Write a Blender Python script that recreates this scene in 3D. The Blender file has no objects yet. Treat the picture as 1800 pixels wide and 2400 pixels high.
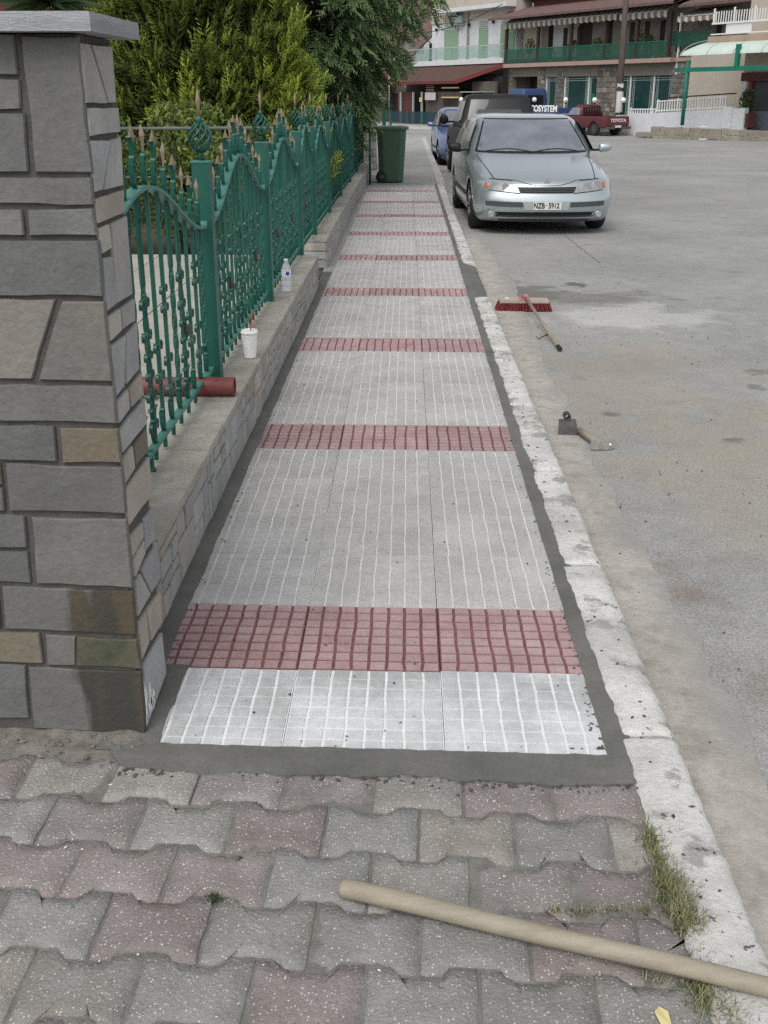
import bpy, bmesh, math, random
from mathutils import Vector, Matrix, noise
PI = math.pi
random.seed(7)
sc = bpy.context.scene
col = sc.collection
# ------------------------------------------------------------------ camera
cam_d = bpy.data.cameras.new('camera'); cam = bpy.data.objects.new('camera', cam_d); col.objects.link(cam)
cam_d.sensor_fit = 'VERTICAL'; cam_d.sensor_height = 36.0; cam_d.lens = 2517/2400*36
cam_d.clip_start = 0.05; cam_d.clip_end = 1000
_f = Vector((-0.0204*0.9325, 0.9325, -0.3612)).normalized()
cam.location = (0, 0, 1.49)
cam.rotation_euler = _f.to_track_quat('-Z', 'Y').to_euler()
sc.camera = cam
# ------------------------------------------------------------------ sky, sun, exposure (overcast)
W = bpy.data.worlds.new('World'); sc.world = W; W.use_nodes = True
wn = W.node_tree.nodes; wl = W.node_tree.links
bgn = wn['Background']
sky = wn.new('ShaderNodeTexSky'); sky.sky_type = 'NISHITA'; sky.sun_disc = False
SUN_EL, SUN_AZ = math.radians(52), math.radians(200)
sky.sun_elevation = SUN_EL; sky.sun_rotation = SUN_AZ
sky.air_density = 1.0; sky.dust_density = 3.0; sky.ozone_density = 1.0
hs = wn.new('ShaderNodeHueSaturation'); hs.inputs['Saturation'].default_value = 0.22
wl.new(sky.outputs[0], hs.inputs['Color']); wl.new(hs.outputs[0], bgn.inputs['Color'])
bgn.inputs['Strength'].default_value = 0.15
sd = bpy.data.lights.new('sun', 'SUN'); sd.energy = 0.9; sd.angle = math.radians(35); sd.color = (1.0, 0.97, 0.92)
sun = bpy.data.objects.new('sun', sd); col.objects.link(sun)
sun.rotation_euler = Vector((math.sin(SUN_AZ)*math.cos(SUN_EL), math.cos(SUN_AZ)*math.cos(SUN_EL), math.sin(SUN_EL))).to_track_quat('Z', 'Y').to_euler()
sun.location = (0, 0, 30)
sc.view_settings.view_transform = 'Standard'; sc.view_settings.look = 'None'; sc.view_settings.gamma = 1.0
sc.view_settings.use_curve_mapping = False
sc.view_settings.exposure = 0.28
sc.cycles.use_denoising = False; sc.cycles.max_bounces = 4; sc.cycles.diffuse_bounces = 3; sc.cycles.glossy_bounces = 2; sc.cycles.transparent_max_bounces = 12

# ------------------------------------------------------------------ materials
M = {}
def mat(name, c1, c2=None, scale=6.0, rough=0.85, spec=0.3, bump=0.0, bscale=60.0, rand=0.0, ramp=None, metal=0.0,
        speck=None, speck_col=(0.8, 0.8, 0.78), detail=5.0, alpha=None, coat=0.0, aniso=None, attr=None, trans=0.0, emit=None, contrast=0.3, speck_scale=90, bdist=0.006):
    m = bpy.data.materials.new(name); m.use_nodes = True
    N = m.node_tree.nodes; L = m.node_tree.links; b = N['Principled BSDF']
    b.inputs['Roughness'].default_value = rough; b.inputs['Specular IOR Level'].default_value = spec
    b.inputs['Metallic'].default_value = metal
    if coat: b.inputs['Coat Weight'].default_value = coat; b.inputs['Coat Roughness'].default_value = 0.08
    tc = N.new('ShaderNodeTexCoord'); oi = N.new('ShaderNodeObjectInfo')
    ml = N.new('ShaderNodeVectorMath'); ml.operation = 'SCALE'; ml.inputs[0].default_value = (37.1, 61.7, 23.3)
    L.new(oi.outputs['Random'], ml.inputs['Scale'])
    ad = N.new('ShaderNodeVectorMath'); ad.operation = 'ADD'
    L.new(tc.outputs['Object'], ad.inputs[0]); L.new(ml.outputs[0], ad.inputs[1])
    vec = ad.outputs[0]
    if aniso:
        mp = N.new('ShaderNodeMapping'); mp.inputs['Scale'].default_value = aniso; L.new(vec, mp.inputs['Vector']); vec = mp.outputs[0]
    def nz(s, d=detail, v=None):
        n = N.new('ShaderNodeTexNoise'); n.inputs['Scale'].default_value = s; n.inputs['Detail'].default_value = d
        n.inputs['Roughness'].default_value = 0.62
        L.new(v or vec, n.inputs['Vector']); return n.outputs['Fac']
    def mixc(f, a, bb, bt='MIX'):
        x = N.new('ShaderNodeMix'); x.data_type = 'RGBA'; x.blend_type = bt
        if isinstance(f, float): x.inputs[0].default_value = f
        else: L.new(f, x.inputs[0])
        for s, v in ((6, a), (7, bb)):
            if isinstance(v, tuple): x.inputs[s].default_value = (*v, 1)
            else: L.new(v, x.inputs[s])
        return x.outputs[2]
    def stretch(f, lo, hi, a=0.0, bb=1.0):
        r = N.new('ShaderNodeMapRange'); r.inputs[1].default_value = lo; r.inputs[2].default_value = hi
        r.inputs[3].default_value = a; r.inputs[4].default_value = bb; L.new(f, r.inputs[0]); return r.outputs[0]
    base = c1
    if ramp:
        cr = N.new('ShaderNodeValToRGB'); cr.color_ramp.interpolation = 'CONSTANT'
        e = cr.color_ramp.elements
        for i, c in enumerate(ramp):
            p = i/len(ramp)
            if i < 2: e[i].position = p; e[i].color = (*c, 1)
            else: x = e.new(p); x.color = (*c, 1)
        L.new(oi.outputs['Random'], cr.inputs[0]); base = cr.outputs[0]
    if attr:
        at = N.new('ShaderNodeAttribute'); at.attribute_name = 'tint'
        base = mixc(at.outputs['Fac'], c1, attr)
    if c2:
        f = stretch(nz(scale), 0.5-contrast/2, 0.5+contrast/2)
        if ramp:
            base = mixc(f, base, mixc(1.0, base, c2, 'MULTIPLY'))
        else: base = mixc(f, base, c2)
    if rand:
        hv = N.new('ShaderNodeHueSaturation')
        if isinstance(base, tuple): hv.inputs['Color'].default_value = (*base, 1)
        else: L.new(base, hv.inputs['Color'])
        r2 = N.new('ShaderNodeMath'); r2.operation = 'MULTIPLY'; r2.inputs[1].default_value = 7.31
        L.new(oi.outputs['Random'], r2.inputs[0])
        r3 = N.new('ShaderNodeMath'); r3.operation = 'FRACT'; L.new(r2.outputs[0], r3.inputs[0])
        L.new(stretch(r3.outputs[0], 0, 1, 1-rand, 1+rand), hv.inputs['Value']); base = hv.outputs[0]
    if speck:
        v = N.new('ShaderNodeTexVoronoi'); v.inputs['Scale'].default_value = speck_scale; L.new(vec, v.inputs['Vector'])
        v2 = N.new('ShaderNodeSeparateColor'); L.new(v.outputs['Color'], v2.inputs[0])
        d = stretch(v.outputs['Distance'], 0.24, 0.32, 1, 0); s = stretch(v2.outputs[0], 1-speck, 1-speck+0.02)
        mm = N.new('ShaderNodeMath'); mm.operation = 'MULTIPLY'; L.new(d, mm.inputs[0]); L.new(s, mm.inputs[1])
        base = mixc(mm.outputs[0], base, speck_col)
    # fine grain
    if c2:
        base = mixc(1.0, base, mixc(nz(scale*14 if scale < 20 else 260, 3), (0.78, 0.78, 0.78), (1.22, 1.22, 1.22)), 'MULTIPLY')
    if isinstance(base, tuple): b.inputs['Base Color'].default_value = (*base, 1)
    else: L.new(base, b.inputs['Base Color'])
    if bump:
        bp = N.new('ShaderNodeBump'); bp.inputs['Strength'].default_value = bump; bp.inputs['Distance'].default_value = bdist
        L.new(nz(bscale, 6), bp.inputs['Height']); L.new(bp.outputs[0], b.inputs['Normal'])
    if alpha is not None: b.inputs['Alpha'].default_value = alpha
    if trans: b.inputs['Transmission Weight'].default_value = trans
    if emit: b.inputs['Emission Color'].default_value = (*emit, 1); b.inputs['Emission Strength'].default_value = 0.3
    M[name] = m
    return m, N, L, b, mixc, nz, stretch, tc

def fade(f, k):
    x = N.new('ShaderNodeMath'); x.operation = 'MULTIPLY'; x.inputs[1].default_value = k; L.new(f, x.inputs[0]); return x.outputs[0]
mat('tile_grey', (0.362, 0.355, 0.345), (0.45, 0.442, 0.43), 5, 0.8, 0.3, 0.25, 220, rand=0.07, speck=0.05, speck_col=(0.16, 0.16, 0.155), speck_scale=260)
mat('tile_groove', (0.54, 0.535, 0.515), (0.64, 0.635, 0.615), 9, 0.9, rand=0.05)
mat('tile_dusty', (0.37, 0.375, 0.37), (0.60, 0.61, 0.62), 3.2, 0.85, 0.3, 0.25, 220, speck=0.05, speck_col=(0.2, 0.2, 0.2), speck_scale=260)
mat('tile_dusty_groove', (0.62, 0.63, 0.63), (0.76, 0.77, 0.78), 9, 0.9)
mat('tile_red', (0.325, 0.215, 0.215), (0.42, 0.305, 0.305), 6, 0.8, 0.3, 0.25, 220, rand=0.12, speck=0.12, speck_col=(0.5, 0.38, 0.37), speck_scale=240)
mat('tile_red_groove', (0.165, 0.07, 0.066), (0.225, 0.10, 0.092), 9, 0.85, rand=0.1)
mat('wet_mortar', (0.105, 0.105, 0.095), (0.15, 0.148, 0.135), 5, 0.7, 0.35, 0.3, 160)
mat('dry_mortar', (0.26, 0.26, 0.245), (0.33, 0.33, 0.31), 5, 0.85, 0.3, 0.3, 160)
mat('paver', (0.2, 0.2, 0.2), (0.70, 0.69, 0.66), 9, 0.9, 0.25, 1.0, 130, rand=0.10, contrast=0.4,
    ramp=[(0.305, 0.300, 0.285), (0.335, 0.318, 0.288), (0.295, 0.294, 0.285), (0.31, 0.276, 0.266), (0.33, 0.318, 0.297), (0.305, 0.302, 0.288), (0.31, 0.288, 0.276), (0.29, 0.290, 0.282), (0.295, 0.26, 0.25)],
    speck=0.30, speck_col=(0.56, 0.55, 0.52), speck_scale=150)
mat('joint_sand', (0.15, 0.145, 0.13), (0.23, 0.22, 0.20), 20, 0.95, bump=0.6, bscale=200)
mat('concrete', (0.30, 0.30, 0.285), (0.37, 0.37, 0.35), 1.2, 0.9, 0.2, 0.2, 120)
mat('slate', (0.2, 0.2, 0.2), (0.66, 0.67, 0.67), 6, 0.75, 0.35, 0.7, 50, rand=0.10, contrast=0.45, bdist=0.006,  # greys darkened: front face turned from the light, shade put into the colour
    ramp=[(0.165, 0.166, 0.160), (0.182, 0.177, 0.164), (0.158, 0.160, 0.158), (0.172, 0.170, 0.157), (0.174, 0.173, 0.166), (0.152, 0.155, 0.153)])
mat('slate_ochre', (0.175, 0.145, 0.095), (0.145, 0.138, 0.122), 5, 0.75, 0.35, 0.8, 45, rand=0.1)
mat('slate_beige', (0.20, 0.188, 0.165), (0.15, 0.148, 0.14), 4, 0.75, 0.35, 0.8, 45, rand=0.1)
mat('slate_moss', (0.05, 0.062, 0.042), (0.12, 0.108, 0.075), 9, 0.8, 0.35, 0.5, 60)
mat('quartzite', (0.4, 0.4, 0.4), (0.76, 0.76, 0.76), 7, 0.8, 0.3, 0.35, 60, rand=0.1,
    ramp=[(0.40, 0.395, 0.375), (0.44, 0.415, 0.36), (0.38, 0.382, 0.378), (0.43, 0.42, 0.395), (0.45, 0.405, 0.34), (0.40, 0.405, 0.385)])
mat('coping', (0.30, 0.285, 0.24), (0.38, 0.365, 0.32), 4, 0.8, 0.3, 0.3, 80, rand=0.08)
mat('pier_mortar', (0.075, 0.07, 0.066), (0.11, 0.10, 0.095), 20, 0.9, bump=0.5, bscale=120)
mat('wall_mortar', (0.12, 0.115, 0.105), (0.17, 0.162, 0.148), 20, 0.9, bump=0.5, bscale=120)
mat('capstone', (0.27, 0.275, 0.28), (0.35, 0.36, 0.37), 9, 0.8, 0.3, 0.6, 50, aniso=(1, 1, 6))
mat('soil', (0.135, 0.125, 0.108), (0.21, 0.20, 0.178), 25, 0.95, bump=1.0, bscale=90)
mat('green_paint', (0.002, 0.072, 0.050), (0.004, 0.09, 0.064), 3, 0.42, 0.5, 0.05, 90)
mat('green_skylit', (0.045, 0.175, 0.145), (0.065, 0.21, 0.175), 6, 0.45, 0.5)  # fence green made paler: skylight on upward faces put into the colour
mat('bronze_paint', (0.165, 0.12, 0.08), (0.235, 0.175, 0.12), 30, 0.5, 0.5)
mat('pole_green', (0.004, 0.12, 0.07), (0.01, 0.16, 0.10), 3, 0.5, 0.5)
mat('red_pipe', (0.14, 0.03, 0.028), (0.20, 0.058, 0.052), 8, 0.55, 0.4, 0.2, 60)
mat('foam', (0.82, 0.82, 0.80), (0.88, 0.88, 0.86), 20, 0.6)
mat('straw_red', (0.55, 0.03, 0.04), None, rough=0.4)
mat('label_white', (0.75, 0.77, 0.80), None, rough=0.5)
mat('label_blue', (0.03, 0.08, 0.32), None, rough=0.5)
mat('wood', (0.24, 0.205, 0.15), (0.32, 0.28, 0.21), 3, 0.75, 0.3, 0.25, 50, aniso=(1, 1, 12))
mat('stick_wood', (0.27, 0.235, 0.18), (0.34, 0.30, 0.235), 7, 0.7, 0.3, 0.2, 60, aniso=(0.5, 6, 6))
mat('iron', (0.055, 0.05, 0.045), (0.10, 0.095, 0.085), 20, 0.6, 0.5, 0.3, 80, metal=0.3)
mat('steel_plate', (0.30, 0.30, 0.27), (0.42, 0.42, 0.39), 25, 0.5, 0.5, 0.2, 80, metal=0.4)
mat('brush_red', (0.26, 0.04, 0.042), (0.07, 0.018, 0.018), 60, 0.7)
mat('brush_block', (0.33, 0.28, 0.24), (0.40, 0.35, 0.30), 12, 0.8)
mat('brush_plate', (0.50, 0.16, 0.17), None, rough=0.6)
mat('cement_blob', (0.65, 0.63, 0.60), None, rough=0.9)
mat('bin_green', (0.055, 0.115, 0.068), (0.065, 0.13, 0.078), 4, 0.5, 0.4)
mat('bin_lid', (0.075, 0.145, 0.09), (0.09, 0.165, 0.105), 4, 0.45, 0.4)
mat('rubber', (0.018, 0.018, 0.018), (0.035, 0.035, 0.033), 20, 0.75)
mat('crumb', (0.05, 0.048, 0.045), (0.10, 0.095, 0.09), 30, 0.95)
# grass / foliage
mat('grass', (0.085, 0.125, 0.06), None, attr=(0.36, 0.31, 0.16), rough=0.7)
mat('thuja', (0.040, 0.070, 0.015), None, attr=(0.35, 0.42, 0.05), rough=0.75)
mat('cypress', (0.028, 0.060, 0.026), None, attr=(0.19, 0.29, 0.115), rough=0.75)
mat('shrub_leaf', (0.035, 0.065, 0.018), None, attr=(0.20, 0.26, 0.05), rough=0.55)
mat('yucca_leaf', (0.015, 0.03, 0.015), None, attr=(0.05, 0.08, 0.03), rough=0.5)
mat('hedge_leaf', (0.02, 0.035, 0.014), None, attr=(0.07, 0.10, 0.028), rough=0.7)
mat('bark', (0.09, 0.065, 0.045), (0.14, 0.105, 0.08), 14, 0.95, bump=0.8, bscale=30, aniso=(4, 4, 1))
# vehicles
mat('paint_silver', (0.47, 0.525, 0.545), (0.49, 0.545, 0.565), 30, 0.27, 0.5, metal=0.7, coat=0.8)
mat('paint_dark', (0.016, 0.0165, 0.017), (0.02, 0.02, 0.02), 30, 0.55, 0.25)
mat('paint_blue', (0.16, 0.24, 0.42), (0.17, 0.25, 0.44), 30, 0.36, 0.5, metal=0.5, coat=0.6)
mat('paint_red', (0.085, 0.012, 0.018), (0.10, 0.015, 0.02), 10, 0.45, 0.5, coat=0.3)
mat('paint_truck_blue', (0.03, 0.055, 0.14), (0.035, 0.065, 0.16), 10, 0.5, 0.4, coat=0.2)
mat('glass_car', (0.13, 0.145, 0.175), (0.20, 0.215, 0.25), 2.2, 0.06, 0.75)
mat('glass_dark', (0.012, 0.013, 0.014), None, rough=0.05, spec=0.5)
mat('plastic_black', (0.014, 0.014, 0.015), None, rough=0.5)
mat('plastic_grey', (0.07, 0.08, 0.085), None, rough=0.55)
mat('underbody', (0.008, 0.008, 0.008), None, rough=0.9)
mat('headlamp', (0.26, 0.28, 0.27), (0.44, 0.46, 0.45), 14, 0.08, 0.8, metal=0.3)
mat('lamp_orange', (0.45, 0.12, 0.02), None, rough=0.25)
mat('lamp_red', (0.22, 0.015, 0.015), None, rough=0.25)
mat('chrome', (0.72, 0.72, 0.72), None, rough=0.12, metal=1.0)
mat('rim', (0.30, 0.30, 0.30), None, rough=0.4, metal=0.6)
mat('plate_white', (0.62, 0.63, 0.60), None, rough=0.5)
mat('plate_field', (0.36, 0.41, 0.41), None, rough=0.5)
mat('ink', (0.015, 0.015, 0.018), None, rough=0.6)
mat('white_letter', (0.72, 0.68, 0.66), None, rough=0.6)
# buildings
mat('stucco_white', (0.56, 0.57, 0.585), (0.62, 0.63, 0.645), 2, 0.9, bump=0.1)
mat('stucco_cream', (0.50, 0.44, 0.34), (0.55, 0.49, 0.385), 2, 0.9, bump=0.1)
mat('stucco_beige', (0.40, 0.36, 0.30), (0.45, 0.405, 0.34), 0.8, 0.9, bump=0.1)
mat('stucco_grey', (0.24, 0.22, 0.19), (0.28, 0.26, 0.225), 1.5, 0.9, bump=0.1)
mat('stucco_pink', (0.55, 0.42, 0.38), (0.60, 0.46, 0.42), 2, 0.9)
mat('red_band', (0.16, 0.02, 0.03), None, rough=0.7)
mat('slab_pink', (0.34, 0.235, 0.205), (0.38, 0.27, 0.235), 2, 0.9)
mat('slab_peel', (0.42, 0.30, 0.235), (0.30, 0.25, 0.19), 1.2, 0.9)
mat('building_stone', (0.2, 0.2, 0.2), (0.7, 0.7, 0.72), 5, 0.85, 0.2, 0.5, 20, rand=0.22,
    ramp=[(0.16, 0.145, 0.125), (0.22, 0.185, 0.15), (0.15, 0.15, 0.145), (0.25, 0.215, 0.175), (0.19, 0.165, 0.14), (0.28, 0.25, 0.21)])
mat('stone_mortar', (0.16, 0.145, 0.125), (0.20, 0.18, 0.155), 5, 0.95)
mat('roof_tile', (0.17, 0.105, 0.095), (0.11, 0.075, 0.07), 3, 0.85, bump=0.3, bscale=20)
mat('roof_tile_red', (0.105, 0.058, 0.048), (0.08, 0.05, 0.043), 3, 0.85, bump=0.4, bscale=14)
mat('fascia_red', (0.15, 0.028, 0.026), None, rough=0.7)
mat('wood_dark', (0.035, 0.024, 0.02), (0.05, 0.035, 0.028), 4, 0.7)
mat('awning_light', (0.46, 0.42, 0.36), None, rough=0.9)
mat('awning_dark', (0.17, 0.135, 0.115), None, rough=0.9)
mat('mesh_green', (0.025, 0.10, 0.068), None, rough=0.6, alpha=0.55)
mat('glass_green', (0.25, 0.42, 0.36), None, rough=0.1, alpha=0.35)
mat('glass_blue', (0.02, 0.05, 0.07), None, rough=0.1, alpha=0.6)
mat('shop_glass', (0.008, 0.035, 0.035), (0.012, 0.05, 0.048), 1.5, 0.08, 0.5)
mat('frame_white', (0.68, 0.69, 0.68), None, rough=0.5)
mat('frame_line', (0.32, 0.40, 0.38), None, rough=0.5)
mat('shutter_green', (0.26, 0.37, 0.25), None, rough=0.7)
mat('interior_dark', (0.02, 0.018, 0.017), (0.035, 0.03, 0.028), 2, 0.9)
mat('shop_wall', (0.085, 0.072, 0.062), (0.12, 0.10, 0.088), 2, 0.9)
mat('globe', (0.80, 0.80, 0.78), None, rough=0.3)
mat('pole_wood', (0.075, 0.055, 0.05), (0.11, 0.085, 0.075), 3, 0.9, bump=0.5, bscale=20, aniso=(5, 5, 0.6))
mat('poster', (0.50, 0.49, 0.47), (0.62, 0.61, 0.60), 4, 0.9)
mat('canopy_sheet', (0.50, 0.60, 0.53), (0.58, 0.67, 0.60), 2, 0.4, alpha=0.9)
mat('canopy_green', (0.008, 0.14, 0.095), (0.012, 0.17, 0.115), 3, 0.5)
mat('door_dark', (0.045, 0.05, 0.055), (0.06, 0.065, 0.07), 2, 0.5)
mat('door_grey', (0.13, 0.15, 0.17), (0.15, 0.17, 0.19), 2, 0.5)
mat('brick_dark', (0.085, 0.032, 0.028), (0.11, 0.042, 0.036), 9, 0.9)
mat('old_stone', (0.30, 0.27, 0.22), (0.22, 0.20, 0.165), 3, 0.95, bump=0.6, bscale=20, rand=0.15)
mat('old_wall', (0.15, 0.13, 0.115), (0.20, 0.175, 0.155), 3, 0.95, bump=0.6, bscale=10)
mat('brick_orange', (0.17, 0.075, 0.05), (0.13, 0.06, 0.042), 6, 0.95)
mat('cable', (0.02, 0.02, 0.02), None, rough=0.7)
mat('garden_paving', (0.34, 0.31, 0.265), (0.42, 0.385, 0.33), 2.5, 0.85, rand=0.06)
mat('galvanised', (0.16, 0.19, 0.17), (0.22, 0.25, 0.23), 10, 0.55, metal=0.3)
mat('sign_white', (0.50, 0.45, 0.45), None, rough=0.6)
mat('sign_yellow', (0.60, 0.52, 0.25), None, rough=0.6)
mat('garden_soil', (0.06, 0.05, 0.035), (0.09, 0.075, 0.05), 6, 0.95)

# clear plastic bottle
m = bpy.data.materials.new('clear_plastic'); m.use_nodes = True; M['clear_plastic'] = m
b = m.node_tree.nodes['Principled BSDF']; b.inputs['Base Color'].default_value = (0.80, 0.86, 0.90, 1)
b.inputs['Roughness'].default_value = 0.06; b.inputs['Alpha'].default_value = 0.38; b.inputs['Specular IOR Level'].default_value = 0.9

# kerb paint: white paint worn through to grey concrete, dirt in pits
m, N, L, b, mixc, nz, stretch, tc = mat('kerb_paint', (0.42, 0.413, 0.39), (0.62, 0.613, 0.585), 3, 0.85, 0.3, 0.9, 70)
old = b.inputs['Base Color'].links[0].from_socket
w = stretch(nz(7.5, 9), 0.535, 0.60)
worn = mixc(w, old, (0.32, 0.31, 0.29))
w2 = stretch(nz(26, 8), 0.63, 0.67)
L.new(mixc(w2, worn, (0.11, 0.105, 0.095)), b.inputs['Base Color'])
# far kerb: greyer
m, N, L, b, mixc, nz, stretch, tc = mat('kerb_old', (0.36, 0.355, 0.335), (0.52, 0.515, 0.49), 3, 0.85, 0.3, 0.6, 70)

# road: grey concrete-like asphalt with dust, damp and cement stains (object space = world space)
m, N, L, b, mixc, nz, stretch, tc = mat('road', (0.272, 0.272, 0.267), (0.325, 0.325, 0.318), 0.55, 0.88, 0.25, 0.35, 130, contrast=0.35)
base = b.inputs['Base Color'].links[0].from_socket
ob = tc.outputs['Object']
def spot(cx, cy, rx, ry, soft=0.5, nscale=3.0, namt=1.5):
    mp = N.new('ShaderNodeMapping'); mp.vector_type = 'POINT'
    mp.inputs['Location'].default_value = (-cx/rx, -cy/ry, 0); mp.inputs['Scale'].default_value = (1/rx, 1/ry, 0)
    L.new(ob, mp.inputs['Vector'])
    ln = N.new('ShaderNodeVectorMath'); ln.operation = 'LENGTH'; L.new(mp.outputs[0], ln.inputs[0])
    n = N.new('ShaderNodeTexNoise'); n.inputs['Scale'].default_value = nscale; n.inputs['Detail'].default_value = 6; L.new(ob, n.inputs['Vector'])
    a = N.new('ShaderNodeMath'); a.operation = 'MULTIPLY_ADD'; a.inputs[1].default_value = namt*2; a.inputs[2].default_value = -namt
    L.new(n.outputs['Fac'], a.inputs[0])
    s = N.new('ShaderNodeMath'); s.operation = 'ADD'; L.new(ln.outputs['Value'], s.inputs[0]); L.new(a.outputs[0], s.inputs[1])
    return stretch(s.outputs[0], 1.0-soft, 1.0+soft*0.3, 1, 0)
def fade(f, k):
    x = N.new('ShaderNodeMath'); x.operation = 'MULTIPLY'; x.inputs[1].default_value = k; L.new(f, x.inputs[0]); return x.outputs[0]
for args, c, k in [((1.75, 8.4, 0.75, 0.55), (0.46, 0.46, 0.45), 0.8), ((1.35, 9.2, 0.9, 0.35, 0.4, 5), (0.15, 0.145, 0.13), 0.6),
                   ((1.0, 9.5, 0.35, 0.5, 0.4, 5), (0.14, 0.135, 0.12), 0.7), ((0.99, 3.4, 0.10, 0.22, 0.8, 7), (0.19, 0.15, 0.115), 0.6),
                   ((1.10, 2.75, 0.12, 0.14, 0.7, 9), (0.20, 0.17, 0.135), 0.5), ((1.3, 6.2, 0.8, 1.6, 0.6, 2), (0.33, 0.30, 0.24), 0.5),
                   ((1.45, 4.6, 0.5, 1.3, 0.6, 2), (0.33, 0.30, 0.245), 0.45), ((1.1, 12.2, 0.4, 1.6, 0.5, 3), (0.36, 0.345, 0.315), 0.6), ((2.2, 6.6, 0.09, 0.10, 0.5, 12), (0.13, 0.13, 0.125), 0.6),
                   ((2.05, 6.2, 0.06, 0.08, 0.5, 12), (0.13, 0.13, 0.125), 0.6), ((1.55, 9.9, 0.1, 0.13, 0.3, 9), (0.09, 0.09, 0.085), 0.8), ((1.62, 5.15, 0.07, 0.05, 0.3, 9), (0.12, 0.12, 0.11), 0.7), ((1.1, 5.62, 0.06, 0.05, 0.3, 9), (0.13, 0.125, 0.115), 0.7)]:
    base = mixc(fade(spot(*args), k), base, c)
n1 = N.new('ShaderNodeTexNoise'); n1.inputs['Scale'].default_value = 2.2; n1.inputs['Detail'].default_value = 9; L.new(ob, n1.inputs['Vector'])
base = mixc(fade(stretch(n1.outputs['Fac'], 0.60, 0.70), 0.35), base, (0.16, 0.155, 0.145))
n2 = N.new('ShaderNodeTexNoise'); n2.inputs['Scale'].default_value = 120; n2.inputs['Detail'].default_value = 2; L.new(ob, n2.inputs['Vector'])
base = mixc(1.0, base, mixc(stretch(n2.outputs['Fac'], 0.3, 0.7), (0.72, 0.72, 0.72), (1.28, 1.28, 1.28)), 'MULTIPLY')
n3 = N.new('ShaderNodeTexNoise'); n3.inputs['Scale'].default_value = 0.35; n3.inputs['Detail'].default_value = 8; n3.inputs['Roughness'].default_value = 0.7; L.new(ob, n3.inputs['Vector'])
base = mixc(1.0, base, mixc(stretch(n3.outputs['Fac'], 0.35, 0.65), (0.86, 0.855, 0.85), (1.10, 1.095, 1.08)), 'MULTIPLY')
L.new(base, b.inputs['Base Color'])
m, N, L, b, mixc, nz, stretch, tc = mat('gutter', (0.345, 0.322, 0.285), (0.46, 0.435, 0.39), 2.6, 0.9, 0.25, 0.8, 60, contrast=0.4)
old = b.inputs['Base Color'].links[0].from_socket
gc = mixc(fade(stretch(nz(11, 9), 0.50, 0.66), 0.55), old, (0.23, 0.205, 0.17))
sx = N.new('ShaderNodeSeparateXYZ'); L.new(tc.outputs['Object'], sx.inputs[0])
aa = N.new('ShaderNodeMath'); aa.operation = 'MULTIPLY_ADD'; aa.inputs[1].default_value = 0.5; L.new(nz(5, 7), aa.inputs[0]); L.new(sx.outputs[0], aa.inputs[2])
L.new(mixc(stretch(aa.outputs[0], 1.04, 1.20), gc, (0.29, 0.285, 0.268)), b.inputs['Base Color'])
m, N, L, b, mixc, nz, stretch, tc = mat('slate_stain', (0.15, 0.15, 0.146), (0.125, 0.125, 0.12), 6, 0.65, 0.4, 0.7, 50, contrast=0.45)
old = b.inputs['Base Color'].links[0].from_socket
sx = N.new('ShaderNodeSeparateXYZ'); L.new(tc.outputs['Object'], sx.inputs[0])
mp = N.new('ShaderNodeMapping'); mp.inputs['Scale'].default_value = (11, 11, 2.2); L.new(tc.outputs['Object'], mp.inputs['Vector'])
st = N.new('ShaderNodeTexNoise'); st.inputs['Scale'].default_value = 1.0; st.inputs['Detail'].default_value = 7; L.new(mp.outputs[0], st.inputs['Vector'])
aa = N.new('ShaderNodeMath'); aa.operation = 'MULTIPLY_ADD'; aa.inputs[1].default_value = 0.34; L.new(st.outputs['Fac'], aa.inputs[0]); L.new(sx.outputs[0], aa.inputs[2])
damp = stretch(aa.outputs[0], -0.63, -0.60)
L.new(mixc(fade(damp, 0.85), old, mixc(stretch(st.outputs['Color'], .45, .6), (0.03, 0.03, 0.024), (0.075, 0.055, 0.028))), b.inputs['Base Color'])
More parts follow.
